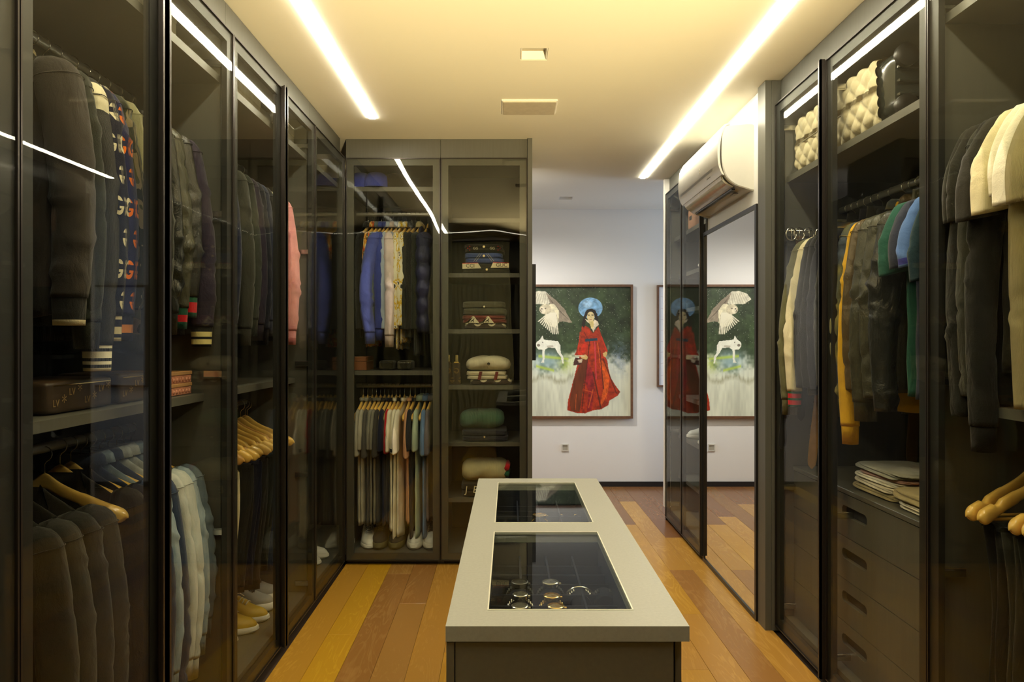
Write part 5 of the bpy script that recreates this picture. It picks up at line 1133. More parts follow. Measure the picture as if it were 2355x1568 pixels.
for k in range(2):
    x0 = -0.075+k*0.092
    MB().prism([(x0-0.046, -0.002), (x0-0.046+0.02, -0.006), (x0, 0.040), (x0+0.012, 0.042), (x0+0.046, -0.002), (x0, 0.002)], -FY-0.0035, -FY+0.002, 'y').build('zigzag', CREAM, t)
    h = [(0, 0), (0.004, 0.006), (0.012, 0.008), (0.016, 0.016), (0.022, 0.019), (0.024, 0.015), (0.019, 0.012), (0.018, 0.004), (0.020, -0.006), (0.016, -0.006), (0.014, 0.001), (0.006, 0.001), (0.003, -0.006), (-0.001, -0.006)]
    MB().prism([(x0-0.008+a, 0.010+b) for a, b in h], -FY-0.0042, -FY-0.003, 'y').build('horse_motif', BLK, t)
t = folded('plain dark grey sweater with one small button on the zigzag one', 'sweater', (cx, YS, z+0.088), hw*0.98, FY*0.97, 0.085, GREYK)
button(t, 0.0, 0.052, -FY-0.001, 0.006, CREAM)
cx, hw, z = onshelf(3, 1078, 1175)
t = folded('dark lettered sweater at the bottom of the ivory stack', 'sweater', (cx+0.004, YS, z), hw, FY*0.98, 0.032, DKBR, layers=1)
cx, hw, z = onshelf(3, 1072, 1166)
t = folded('ivory sweater with two maroon straps in the ivory stack', 'sweater', (cx, YS, z+0.034), hw, FY, 0.050, IVK)
for px in (-0.045, 0.055):
    MB().prism([(px-0.011, -0.002), (px+0.009, -0.002), (px+0.020, 0.050), (px+0.001, 0.050)], -FY-0.004, -FY+0.004, 'y').build('strap', MAROON, t)
# the plump ivory cardigan on top: arched roll
def roll(label, cat, c, hx, hy, hz, mat, arch=0.0, name='rolled_sweater', tilt=0.0):
    t = thing(name, label, cat, c); m = MB(); rows = []; nx = 46; nr = 26
    for i in range(nx+1):
        f = -1+2*i/nx; k = (1-abs(f)**5)**0.35 if abs(f) < 1 else 0.0; k = max(k, 0.02)
        row = []
        for j in range(nr):
            a = 2*PI*j/nr; w = 1+0.03*math.sin(3*a+f*5)+0.02*math.sin(a*7+f*9)
            zc = hz*(1-0.55*arch*f*f)
            row.append((f*hx, hy*k*w*math.copysign(abs(math.cos(a))**0.8, math.cos(a)), max(0.0005, zc+(zc if False else hz*(1-0.45*arch*f*f))*k*w*math.copysign(abs(math.sin(a))**0.8, math.sin(a)))+tilt*f))
        rows.append(row)
    m.grid(rows, [[(p[0], j*0.02) for j, p in enumerate(r)] for r in rows], caps=True); m.build('knit_roll', mat, t, smooth=True); return t
cx, hw, z = onshelf(3, 1069, 1175)
t = roll('plump ivory ribbed cardigan with dark button on top of the ivory stack', 'cardigan', (cx, YS, z+0.086), hw, FY, 0.048, IVK, arch=0.45)
button(t, 0.005, 0.046, -FY-0.002, 0.009, BLK); button(t, 0.003, 0.094, -FY*0.3, 0.008, BLK)
MB().tube([(0, -FY-0.001, 0.015), (0.002, -FY-0.004, 0.045), (0.002, -FY*0.8, 0.085), (0, -FY*0.3, 0.096)], 0.0014, n=6).build('placket', CREAM, t, smooth=True)
cx, hw, z = onshelf(4, 1054, 1160)
t = folded('black knit folded flat under the green roll', 'sweater', (cx+0.02, YS, z), hw, FY, 0.070, NAVB)
button(t, 0.0, 0.03, -FY-0.003, 0.006, GBTN)
t = roll('rolled green cable-knit sweater on the black knit', 'sweater', (cx, YS, z+0.072), hw, FY, 0.060, GRK, arch=0.12, tilt=0.003)
cx, hw, z = onshelf(5, 1060, 1172)
t = folded('black knit with cream block letters under the cream roll', 'sweater', (cx, YS, z), hw, FY, 0.085, BLK2)
for k, ch in enumerate('JE'): text_mesh(ch, 0.062, 'lettering', CREAM, t, (-hw+0.035+k*0.055, -FY-0.006, 0.048), (PI/2, 0.12, 0), 0.0004, 0.9)
t = roll('rolled cream cable-knit sweater with green-red end on the lowest shelf', 'sweater', (cx-0.003, YS, z+0.087), hw, FY, 0.066, CRK, arch=0.05)
for k, (mt, zz) in enumerate(((REDRIB, 0.09), (GRNRIB, 0.05))):
    MB().tube([(hw*0.90, -0.13, zz), (hw*0.94, -0.10, zz+0.01), (hw*0.95, 0.0, zz+0.012), (hw*0.92, 0.10, zz)], 0.016, n=8).build('end_stripe', mt, t, smooth=True)
# two slim monogrammed cases with gold tongue beside the ivory stack
MONO = cloth('brown_monogram_canvas', K(66, 52, 34), rough=0.5, kind='letters', sheen=0, col2=K(120, 98, 54))
for px, lab in ((1050, 'slim brown monogrammed case with gold tongue left of the ivory stack'), (1031, 'second slim brown monogrammed case at the left end of the shelf')):
    x = (px-1172)*(YB+0.16)/FPX; t = thing('bottle_case', lab, 'case', (x, YB+0.17, SH2[3]+0.001))
    rows = [[(s_*w_, y_*0.028, zz) for s_, y_ in ((-1, -1), (1, -1), (1, 1), (-1, 1))] for w_, zz in ((0.027, 0), (0.027, 0.02), (0.019, 0.135))]
    MB().grid(rows, [[(a*1.5, c*1.5) for a, b, c in r] for r in rows], caps=True).build('case_body', MONO, t)
    MB().tube([(0, 0, 0.13), (0, 0, 0.185)], 0.009, n=10).build('neck', plain('pale_neck', (0.45, 0.35, 0.12), 0.3), t, smooth=True)
    MB().prism([(-0.015, 0.022), (0.015, 0.022), (0.015, 0.008), (0, -0.010), (-0.015, 0.008)], -0.0035, 0, 'y').build('tongue', GOLD, t).location = (0, -0.024, 0.122)

# ------------------------------------------------------------------ shoes
def shoe(label, loc, rz, upper, sole, lace, lining=BLK, chunky=0.0, accent=None, group=None, slip=False, Ln=0.285):
    t = thing('sneaker', label, 'shoe', loc, rz, group)
    N = 44
    def outl(a, s=1.0):
        c, s_ = math.cos(a), math.sin(a)
        x = Ln/2*math.copysign(abs(c)**0.85, c); w = 0.043+0.010*math.exp(-((x-0.06)/0.06)**2)-0.004*math.exp(-((x+0.02)/0.04)**2)
        return x*s, w*math.copysign(abs(s_)**0.8, s_)*s
    def hgt(x):
        f = x/Ln+0.5   # 0 heel, 1 toe
        pts = [(0, 0.075), (0.12, 0.082), (0.30, 0.070), (0.45, 0.078), (0.60, 0.060), (0.75, 0.040), (0.9, 0.032), (1.0, 0.016)]
        for (a, b), (c, d) in zip(pts, pts[1:]):
            if f <= c: return b+(d-b)*max(0, f-a)/(c-a)
        return 0.016
    sh = 0.028+chunky
    rows = []
    for zz, k, fl in ((0, 0.93, 0), (0.003, 0.97, 0), (0.010+chunky*0.4, 1.02, 1), (sh-0.004, 1.0, 0), (sh, 0.965, 0), (sh, 0.90, 0)):
        rows.append([(lambda p: (p[0]*(1+0.02*chunky*40*fl), p[1]*(1+0.03*chunky*40*fl*(0.5+0.5*math.sin(p[0]*60))), zz+(0.010*max(0, p[0]/Ln-0.28)**1.2 if zz < 0.02 else 0)))(outl(2*PI*i/N, k)) for i in range(N)])
    MB().grid(rows, caps=True).build('sole', sole, t, smooth='auto')
    rows = []
    for j in range(12):
        s_ = j/11; row = []
        for i in range(N):
            x0, y0 = outl(2*PI*i/N, 0.955); f = x0/Ln+0.5; op = max(0.0, min(1.0, (0.60-f)/0.10)) if not slip else max(0.0, min(1.0, (0.5-f)/0.1))
            q = s_*PI/2; yo = 0.50*op; yk = 1-(1-yo)*(1-math.cos(q)); xk = 1-(0.10+0.10*(1-op))*(1-math.cos(q))*(1 if x0 > 0 else 0.4)
            row.append((x0*xk, y0*yk, sh-0.003+hgt(x0*xk)*math.sin(q)**0.8))
        rows.append(row)
    MB().grid(rows).build('upper', upper, t, smooth=True)
    m = MB(); rbox(m, -0.055, 0, sh+0.030, 0.070, 0.030, 0.012, e=0.6, nu=20, nv=8); m.build('lining', lining, t, smooth=True)
    # tongue and laces over the instep
    tg = []
    for f in (0.40, 0.47, 0.54, 0.61, 0.68):
        x = (f-0.5)*Ln; z = sh+hgt(x)-0.001+(0.020 if f < 0.45 else 0.004); tg.append([(x, -0.018, z-0.004), (x, -0.009, z+0.003), (x, 0.009, z+0.003), (x, 0.018, z-0.004)])
    MB().grid(tg, closed=False).build('tongue', upper if not accent else accent, t, smooth=True)
    if lace is not None:
        ls = MB()
        for k in range(5):
            x = (0.44+0.055*k-0.5)*Ln; z = sh+hgt(x)+0.007; s2 = 0.004*(-1)**k
            ls.tube([(x-0.003, -0.022, z-0.010), (x, -0.010, z-0.001), (x+s2, 0.0, z+0.002), (x, 0.010, z-0.001), (x+0.003, 0.022, z-0.010)], 0.0026, n=6, flat=0.6)
        ls.tube([(-0.018, -0.010, sh+0.088), (-0.005, -0.030, sh+0.085), (0.012, -0.034, sh+0.072)], 0.002, n=5)
        ls.tube([(-0.018, 0.010, sh+0.088), (-0.005, 0.028, sh+0.085), (0.014, 0.032, sh+0.070)], 0.002, n=5)
        ls.build('laces', lace, t, smooth=True)['kind'] = 'stuff'
    if accent:
        for s_ in (-1, 1):
            P = [(-0.055, sh+0.010), (0.02, sh+0.006), (0.005, sh+0.030), (-0.045, sh+0.045)]
            m = MB().prism([(a, b) for a, b in P], 0, 0.0015, 'y'); o = m.build('side_patch', accent, t); o.location = (0, s_*0.0415-0.0008, 0)
    return t
UW = plain('white_leather', (0.72, 0.72, 0.66), 0.4, var=0.03, bump=0.1); UM = plain('mustard_leather', (0.50, 0.32, 0.03), 0.5, var=0.06, bump=0.1); UG = plain('grey_mesh', (0.30, 0.30, 0.28), 0.7, var=0.1, bump=0.4, bscale=600)
UB_ = plain('brown_suede', (0.22, 0.09, 0.04), 0.8, var=0.1); UK = plain('black_knit_upper', (0.030, 0.028, 0.022), 0.8, var=0.2, bump=0.3, bscale=500); UO = plain('olive_upper', (0.11, 0.10, 0.04), 0.7); GRYP = plain('grey_patch', (0.25, 0.27, 0.27), 0.5)
LW = plain('white_lace', (0.75, 0.72, 0.62), 0.8); LK = plain('black_lace', (0.03, 0.03, 0.025), 0.8)
FB = 0.082
shoe('brown suede sneaker with white sole, nearest of the left floor shoes', (-1.30, 2.895, FB), 0.05, UB_, RUBW, LW)
shoe('mustard yellow sneaker with white sole, the nearer of the pair', (-1.255, 3.02, FB), 0.02, UM, RUBW, LW)
shoe('mustard yellow sneaker with white sole, the farther of the pair', (-1.250, 3.145, FB), -0.03, UM, RUBW, LW)
shoe('grey mesh runner with dark laces, nearer one behind the mustard pair', (-1.265, 3.265, FB), 0.0, UG, RUBW, LK, chunky=0.012, accent=UK)
shoe('grey mesh runner with dark laces, farther one behind the mustard pair', (-1.28, 3.39, FB), 0.03, UG, RUBW, LK, chunky=0.012, accent=UK)
shoe('white low sneaker with black line in the corner bay, nearer one', (-1.225, 3.92, FB), 0.0, UW, RUBW, LW)
shoe('white low sneaker with black line in the corner bay, farther one', (-1.215, 4.05, FB), -0.04, UW, RUBW, LW)
FBB = 0.067; Ysh = YB+0.06+0.1425
shoe('white sneaker with grey side patches, leftmost on the back wardrobe floor', ((837-1172)*4.25/FPX, Ysh+0.03, FBB), -PI/2+0.25, UW, RUBW, LW, accent=GRYP)
shoe('black and olive chunky trainer, left one on the back wardrobe floor', ((868-1172)*4.25/FPX, Ysh+0.02, FBB), -PI/2+0.04, UK, UO, LK, chunky=0.014, accent=UO)
shoe('black and olive chunky trainer, right one on the back wardrobe floor', ((908-1172)*4.25/FPX, Ysh+0.02, FBB), -PI/2-0.04, UK, UO, LK, chunky=0.014, accent=UO)
shoe('white runner with dark mesh, left one on the back wardrobe floor', ((950-1172)*4.25/FPX, Ysh+0.02, FBB), -PI/2+0.03, UW, RUBW, LK, chunky=0.012, accent=UK)
shoe('white runner with dark mesh, rightmost on the back wardrobe floor', ((989-1172)*4.25/FPX, Ysh+0.02, FBB), -PI/2-0.03, UW, RUBW, LK, chunky=0.012, accent=UK)
# hall cabinet: shoes and bags
for i, (y, z, lab, u, s_, l_, a_) in enumerate(((4.62, 0.66, 'white sneaker with lace loops in the hall shoe cabinet, nearer one', UW, RUBW, LW, None), (4.93, 0.66, 'white sneaker in the hall shoe cabinet, farther one', UW, RUBW, LW, None), (4.45, 0.66, 'cream sneaker low in the hall shoe cabinet', UW, RUBW, LW, UG),
                                   (4.50, 1.86, 'silver grey shoe high in the hall shoe cabinet', UG, RUBW, LW, None), (4.62, 1.86, 'tan shoe high in the hall shoe cabinet', plain('tan_leather', (0.42, 0.24, 0.12), 0.5), RUBW, None, None),
                                   (4.55, 1.26, 'brown shoe on the middle shelf of the hall cabinet', UB_, UK, None, None), (4.66, 1.26, 'black shoe on the middle shelf of the hall cabinet', UK, UK, LK, None), (4.5, 0.96, 'red-brown shoe on the lower middle shelf of the hall cabinet', UB_, RUBW, LW, None))):
    shoe(lab, (1.42, y, z+0.0015), PI-0.1+0.1*(i % 3), u, s_, l_, accent=a_)
def handbag(label, c, sx, sy, sz, mat, trim, cat='bag'):
    t = thing('handbag', label, cat, c); m = MB(); rbox(m, 0, 0, sz/2, sx/2, sy/2, sz/2, e=0.28, nu=36, nv=14); m.build('bag_body', mat, t, smooth=True)
    for s_ in (-1, 1):
        pts = [(s_*sx*0.42*0, math.cos(a)*sy*0.25, sz-0.005+math.sin(a)*0.05) for a in np.linspace(0, PI, 12)]
        MB().tube([(s_*sx*0.2, p[1], p[2]) for p in pts], 0.005, n=8).build('handle', trim, t, smooth=True)
    MB().box(-sx*0.51, -sx*0.49, -0.03, 0.03, sz*0.45, sz*0.6, bev=0.003).build('clasp', STEEL, t)
    return t
handbag('tan woven travel bag on the top shelf of the hall cabinet', (1.45, 4.90, 2.1415), 0.30, 0.20, 0.20, plain('woven_tan', (0.35, 0.17, 0.09), 0.6, bump=0.6, bscale=120), UB_)
handbag('black leather bag with buckle on the top shelf of the hall cabinet', (1.44, 4.50, 2.1415), 0.30, 0.24, 0.20, plain('black_bag_leather', (0.02, 0.02, 0.02), 0.35, bump=0.2), BLACK)

# ------------------------------------------------------------------ caps, boxes, bags
def cap(label, loc, rz, mat, brim=None):
    t = thing('baseball_cap', label, 'cap', loc, rz); rows = []
    for j in range(10):
        a = j/9*PI/2; r = 0.092*math.cos(a)**0.75 if j < 9 else 0.001
        rows.append([(r*math.cos(q)*1.06, r*math.sin(q), 0.012+0.105*math.sin(a)) for q in np.arange(36)*2*PI/36])
    MB().grid(rows).build('crown', mat, t, smooth=True)
    rows = []
    for k, zz in ((0, 0.016), (1, 0.013), (1, 0.010), (0, 0.012)):
        rows.append([(0.085*math.cos(q)+k*0.068*math.cos(q*0.98), 0.085*math.sin(q)*(1-0.05*k), zz-0.012*k*math.cos(q)**2+0.0) for q in np.linspace(-PI/2.6, PI/2.6, 18)])
    MB().grid(rows, closed=False).build('visor', brim or mat, t, smooth=True)
    MB().lathe([(0.006, 0), (0.005, 0.004), (0.001, 0.006)], c=(0, 0, 0.116), n=10).build('top_button', mat, t)
    return t
zt = 2.322
CAPB = cloth('blue_cap_cotton', K(58, 70, 160)); CAPD = cloth('dark_brown_cap', K(46, 40, 28))
cap('royal blue baseball cap, left one on the back top shelf', ((828-1172)*4.33/FPX, YB+0.22, zt), -PI/2-0.5, CAPB)
cap('smaller royal blue baseball cap beside the first one', ((864-1172)*4.33/FPX, YB+0.20, zt), -PI/2+0.2, CAPB)
cap('dark brown baseball cap right of the blue caps', ((905-1172)*4.36/FPX, YB+0.24, zt), -PI/2+0.6, CAPD)
def lidbox(label, x0, x1, y0, y1, z0, h, mat, cat='box', lid=0.35, name='storage_box', lidmat=None, pull=True, face='x'):
    t = thing(name, label, cat, ((x0+x1)/2, (y0+y1)/2, z0)); bx('box_body', mat, x0+0.002, x1-0.002, y0+0.002, y1-0.002, z0, z0+h*(1-lid), t, bev=0.002)
    bx('lid', lidmat or mat, x0, x1, y0, y1, z0+h*(1-lid)+0.0006, z0+h, t, bev=0.003)
    if pull: bx('label_holder', STEEL, (x1-0.0005), x1+0.002, (y0+y1)/2-0.02, (y0+y1)/2+0.02, z0+h*0.25, z0+h*0.40, t)
    return t
GB = plain('grey_ribbed_board', (0.30, 0.29, 0.24), 0.7, var=0.12, scale=60, stretch=(1, 1, 0.05), bump=0.1)
lidbox('long grey ribbed storage box on the top shelf above the leather jackets', -1.50, -1.11, 1.75, 2.28, zt, 0.155, GB)
lidbox('grey lidded storage box on the second bay top shelf, nearer one', -1.45, -1.10, 2.62, 3.02, zt, 0.11, GB)
lidbox('small dark storage box on the second bay top shelf, middle', -1.42, -1.12, 3.06, 3.20, zt, 0.10, plain('dark_board', (0.10, 0.10, 0.09), 0.7))
lidbox('grey storage box at the far end of the second bay top shelf', -1.45, -1.10, 3.24, 3.49, zt, 0.13, GB)
# monogrammed trunk cases and pink embossed boxes on the middle shelf
LV = plain('monogram_brown', (0.045, 0.028, 0.015), 0.4, var=0.15, bump=0.1); LVG = plain('monogram_print', (0.30, 0.20, 0.08), 0.5, var=0.05)
def vanity(label, x0, x1, y0, y1, z0, h, n):
    t = thing('vanity_case', label, 'case', ((x0+x1)/2, (y0+y1)/2, z0)); m = MB(); rbox(m, 0, 0, h/2, (x1-x0)/2, (y1-y0)/2, h/2, e=0.14, nu=48, nv=16); m.build('case_body', LV, t, smooth=True)
    bx('zip', GOLD, x1-0.0015, x1+0.0015, y0+0.02, y1-0.02, z0+h*0.84, z0+h*0.87, t)
    for k in range(n):
        yy = -(y1-y0)/2+0.03+(y1-y0-0.06)*k/max(1, n-1)
        text_mesh('LV' if k % 2 == 0 else '*', 0.026 if k % 2 == 0 else 0.05, 'monogram', LVG, t, ((x1-x0)/2+0.0006, yy, h*(0.32 if k % 4 < 2 else 0.62)), (PI/2, 0, PI/2), 0.0003, 0.9)
    return t
zm = 1.1815
vanity('long brown monogrammed vanity case on the middle shelf under the cardigan', -1.36, -1.15, 1.70, 1.985, zm, 0.085, 8)
vanity('short brown monogrammed vanity case next to the long one', -1.34, -1.15, 2.01, 2.17, zm, 0.090, 4)
PB_ = plain('salmon_embossed_leather', (0.56, 0.24, 0.15), 0.5, var=0.25, scale=140, bump=0.8, bscale=90); TB_ = plain('tan_leather_band', (0.48, 0.26, 0.11), 0.45)
def ornate(label, z0, seed):
    x0, x1, y0, y1, h = -1.40, -1.13, 2.21, 2.425, 0.040
    t = thing('embossed_box', label, 'box', ((x0+x1)/2, (y0+y1)/2, z0)); bx('box_body', PB_, x0, x1, y0, y1, z0, z0+h-0.014, t, bev=0.002); bx('lid', TB_, x0-0.002, x1+0.002, y0-0.002, y1+0.002, z0+h-0.013, z0+h, t, bev=0.002)
    m = MB()
    for k in range(9):
        yy = y0+0.018+k*(y1-y0-0.036)/8
        m.lathe([(0.0085, 0), (0.007, 0.0025), (0.003, 0.003), (0.001, 0.0045)], c=(x1, yy, z0+0.012), axis='x', n=8)
    o = m.build('embossed_flowers', PB_, t, world=True, smooth=True); o['kind'] = 'stuff'
    return t
ornate('salmon embossed leather box, lower of two beside the door edge', zm, 1); ornate('salmon embossed leather box with tan lid, upper of two', zm+0.0405, 2)
lidbox('brown leather box on the middle shelf of the back wardrobe', (812-1172)*4.3/FPX, (846-1172)*4.3/FPX, YB+0.12, YB+0.34, zm, 0.085, plain('brown_box', (0.20, 0.07, 0.02), 0.5), pull=False)
for k, (a, b, lab) in enumerate(((870, 905, 'dark patterned pouch on the back middle shelf, left one'), (912, 948, 'dark patterned pouch on the back middle shelf, right one'))):
    x0, x1 = (a-1172)*4.3/FPX, (b-1172)*4.3/FPX; t = thing('pouch', lab, 'bag', ((x0+x1)/2, YB+0.22, zm)); m = MB(); rbox(m, 0, 0, 0.03, (x1-x0)/2, 0.08, 0.03, e=0.4); m.build('pouch_body', cloth('dark_pouch', K(60, 54, 38), kind='camo', col2=[K(44, 40, 28), K(70, 64, 44), K(30, 28, 22), K(90, 84, 58)]), t, smooth=True)
    MB().tube([(-0.04, -0.081, 0.045), (0.04, -0.081, 0.045)], 0.0015, n=5).build('zip', STEEL, t)

# ------------------------------------------------------------------ suitcase in a quilted cover on the right top shelf
zs = 2.1365
t = thing('suitcase', 'black hard-shell suitcase lying on its side inside a quilted cover', 'suitcase', (1.50, 2.66, zs))
def section(hx, hz, k, n=80, e=0.33):
    out = []
    for i in range(n):
        a = 2*PI*i/n; c, s_ = math.cos(a), math.sin(a); out.append((hx*k*math.copysign(abs(c)**e, c), hz*k*math.copysign(abs(s_)**e, s_)))
    return out
hx, hz = 0.165, 0.128
rows = []
for y, k in ((2.37, 0.80), (2.375, 0.90), (2.39, 0.95), (2.43, 0.965), (3.0, 0.965), (3.08, 0.9)):
    rows.append([(1.49+a, y, zs+hz+0.001+b) for a, b in section(hx, hz*0.995, k)])
shell = plain('gloss_black_shell', (0.02, 0.024, 0.022), 0.18, coat=0.6, var=0.03)
MB().grid(rows, caps=True).build('shell', shell, t, smooth='auto', world=True)
m = MB()
for q in range(5):
    zz = zs+0.03+q*0.048; m.box(1.345, 1.635, 2.358, 2.374, zz, zz+0.014, bev=0.004)
m.build('shell_ribs', shell, t, world=True)['kind'] = 'stuff'
for xx, zz in ((1.365, zs+0.215), (1.60, zs+0.215), (1.365, zs+0.04), (1.60, zs+0.04)):
    wbl = MB().lathe([(0.012, 0.0), (0.030, 0.002), (0.040, 0.008), (0.040, 0.026), (0.028, 0.030), (0.022, 0.027), (0.008, 0.029)], c=(xx, 2.330, zz), axis='y', n=26).build('wheel', BLACK, t, smooth='auto', world=True)
    L0 = parent_world(t); m = MB().lathe([(0.010, 0), (0.010, 0.02)], c=(xx-L0[0], 2.34-L0[1], zz-L0[2]), axis='y', n=12); m.build('wheel_axle', PLGREY, wbl, smooth='auto')
c = thing('suitcase_cover', 'beige diamond-quilted cover pulled over the black suitcase', 'cover', (1.50, 2.72, zs))
n = 180; ys = np.linspace(2.475, 3.19, 175); fine = section(hx, hz, 1.0, 4000)
al = [0.0]
for i in range(1, 4001): al.append(al[-1]+math.hypot(fine[i % 4000][0]-fine[i-1][0], fine[i % 4000][1]-fine[i-1][1]))
sec = []; q = 0
for i in range(n):
    target = al[-1]*i/n
    while al[q+1] < target: q += 1
    sec.append(fine[q])
per = np.concatenate([[0], np.cumsum([math.hypot(sec[(i+1) % n][0]-sec[i][0], sec[(i+1) % n][1]-sec[i][1]) for i in range(n-1)])])
rows = []
for y in ys:
    f = (y-ys[0])/(ys[-1]-ys[0]); row = []
    for i, (a, b) in enumerate(sec):
        s_ = per[i]; q = abs(math.sin(PI*(y+s_)/0.078))*abs(math.sin(PI*(y-s_)/0.078)); k = 1.012+0.075*q**0.6
        if f > 0.93: k *= 1-0.5*((f-0.93)/0.07)**2
        if f < 0.012: k *= 0.985
        dent = 0.006*math.sin(y*9+s_*6)
        ye = y+0.035*math.sin(s_*7.5)*(1-f)**4
        row.append((1.49+a*k+dent*(1 if a > 0 else -1), ye, max(zs+0.0008, zs+hz+0.003+b*k)))
    rows.append(row)
QUILT = cloth('beige_quilting', K(200, 188, 154), rough=0.7)
g = MB().grid(rows); nr_, nc_ = len(rows), n
g.f.append(tuple((nr_-1)*nc_+i for i in range(nc_))); g.m.append(0)
g.build('quilted_fabric', QUILT, c, smooth=True, world=True)
MB().tube([Vector(p)*1.0 for p in rows[0]]+[rows[0][0]], 0.004, n=6).build('piping', QUILT, c, smooth=True, world=True)
MB().tube([(1.49-hx*1.045, y, zs+hz*0.98) for y in np.linspace(2.50, 3.12, 20)], 0.0028, n=6).build('seam', plain('seam_dark', (0.25, 0.22, 0.15), 0.8), c, smooth=True, world=True)  # seam cord in a darker tone than the quilting

# ------------------------------------------------------------------ belts on a small rail at the far end of the right wardrobe
t = thing('belt_rack', 'short metal belt rail under the suitcase shelf', 'rack', (1.33, 3.19, 1.88)); MB().tube([(1.285, 3.196, 1.872), (1.285, 3.15, 1.872), (1.285, 3.148, 1.872)], 0.004).build('rail', STEEL, t, world=True, smooth=True)
MB().tube([(1.287, 3.150, 1.874), (1.56, 3.150, 1.874)], 0.004).build('cross_bar', STEEL, t, world=True, smooth=True)
def belt(label, x, y, L_, mat, buckle=STEEL, w=0.034, tip=0.05, wav=0.015, braid=False, yt=0.0):
    t = thing('belt', label, 'belt', (x, y, 1.878)); m = MB(); rows = []; N = 60
    for i in range(N+1):
        f = i/N; z = -0.03-f*L_; k = 1.0 if f < 0.96 else math.sqrt(max(0.02, 1-((f-0.96)/0.04)**2)); br = (1+0.10*math.sin(f*220)) if braid else 1
        xx = wav*math.sin(f*5)-tip*f*f; yy = yt*f+0.008*math.sin(f*7); hw_ = w/2*k*br
        rows.append([(xx-hw_, yy-0.0015, z), (xx+hw_, yy-0.0015, z), (xx+hw_, yy+0.0015, z), (xx-hw_, yy+0.0015, z)])
    m.grid(rows, caps=True); m.build('strap', mat, t)
    pts = [(0.024*math.cos(a), -0.004, -0.022+0.028*math.sin(a)) for a in np.linspace(0, 2*PI, 24)]
    MB().tube(pts, 0.0036, n=8).build('buckle', buckle, t, smooth=True)
    MB().tube([(0, -0.006, -0.046), (0, -0.008, -0.020), (0, -0.006, 0.004)], 0.0022, n=6).build('prong', buckle, t, smooth=True)
    MB().box(-w/2-0.002, w/2+0.002, -0.005, 0.005, -0.078, -0.066, bev=0.001).build('keeper', mat, t)
    if not braid:
        h = MB()
        for k in range(5): h.lathe([(0.0032, -0.0005), (0.0028, 0.0005)], c=(wav*math.sin((0.86-0.035*k)*5)-tip*(0.86-0.035*k)**2, -0.0022, -0.03-(0.86-0.035*k)*L_), axis='y', n=8)
        h.build('eyelets', buckle, t)['kind'] = 'stuff'
    return t
TAN = plain('tan_belt', (0.48, 0.26, 0.06), 0.5, var=0.15); BKB = plain('black_belt', (0.018, 0.018, 0.018), 0.4); BRB = plain('brown_braided', (0.20, 0.11, 0.05), 0.6, var=0.3, scale=90, bump=0.6, bscale=150)
belt('black leather belt with round buckle and eyelets, hanging farthest left', 1.292, 3.135, 0.98, BKB, wav=0.01, tip=0.03, w=0.036)
belt('braided brown belt right of the black belt', 1.330, 3.138, 0.62, BRB, braid=True, w=0.032, tip=0.0)
belt('dark belt with square keeper third on the belt rail', 1.375, 3.140, 0.85, BKB, w=0.036, tip=0.02)
belt('tan leather belt whose tip hangs just above the drawer chest', 1.430, 3.142, 1.06, TAN, w=0.040, tip=0.05, yt=-0.06)
# pieces behind the jackets above the drawers
belt('brown leather strap hanging in the dark behind the folded clothes', 1.62, 2.72, 0.98, plain('brown_strap', (0.12, 0.06, 0.02), 0.5), w=0.045, tip=0.0)

# folded clothes on the drawer chest
zc = 0.7825
def fold2(lab, x, y, z, sx, sy, h, mat, rz=0.0, cat='shirt', name='folded_shirt', layers=1, disp=0.03):
    return folded(lab, cat, (x, y, z), sx, sy, h, mat, name=name, layers=layers, rz=rz, disp=disp)
KHA = cloth('khaki_cotton', K(170, 154, 112)); STR = cloth('ivory_stripe', K(222, 212, 186)); LGR = cloth('light_grey_linen', K(178, 176, 160)); ROSE = cloth('pale_rose_cotton', K(206, 164, 150))
fold2('khaki folded trousers at the bottom of the left pile on the drawers', 1.50, 2.60, zc, 0.13, 0.155, 0.026, KHA, 0.05, 'trousers', 'folded_trousers')
fold2('ivory folded shirt second from the bottom of the left pile', 1.50, 2.60, zc+0.027, 0.13, 0.150, 0.022, STR, -0.03)
fold2('white folded shirt in the middle of the left pile', 1.50, 2.595, zc+0.050, 0.128, 0.148, 0.020, WHT, 0.04)
fold2('pale rose folded shirt under the light grey one', 1.505, 2.57, zc+0.071, 0.125, 0.140, 0.012, ROSE, 0.1)
fold2('light grey crumpled linen shirt on top of the left pile', 1.50, 2.58, zc+0.084, 0.125, 0.150, 0.022, LGR, 0.0, disp=0.09)
fold2('white striped folded shirt at the bottom of the right pile', 1.49, 2.27, zc, 0.125, 0.150, 0.024, STR, 0.0, layers=2)
fold2('khaki folded trousers on top of the right pile on the drawers', 1.49, 2.28, zc+0.025, 0.13, 0.165, 0.042, KHA, 0.06, 'trousers', 'folded_trousers', layers=1, disp=0.05)
t = thing('cable', 'thin white cable dangling behind the folded clothes', 'cable', (1.45, 2.40, zc+0.02)); MB().tube([(1.62, 2.38, 1.12), (1.60, 2.36, 1.06), (1.57, 2.33, 1.02), (1.58, 2.35, 0.97), (1.60, 2.40, 0.93), (1.60, 2.41, 0.86)], 0.002, n=6).build('cord', CREAM, t, smooth=True, world=True)

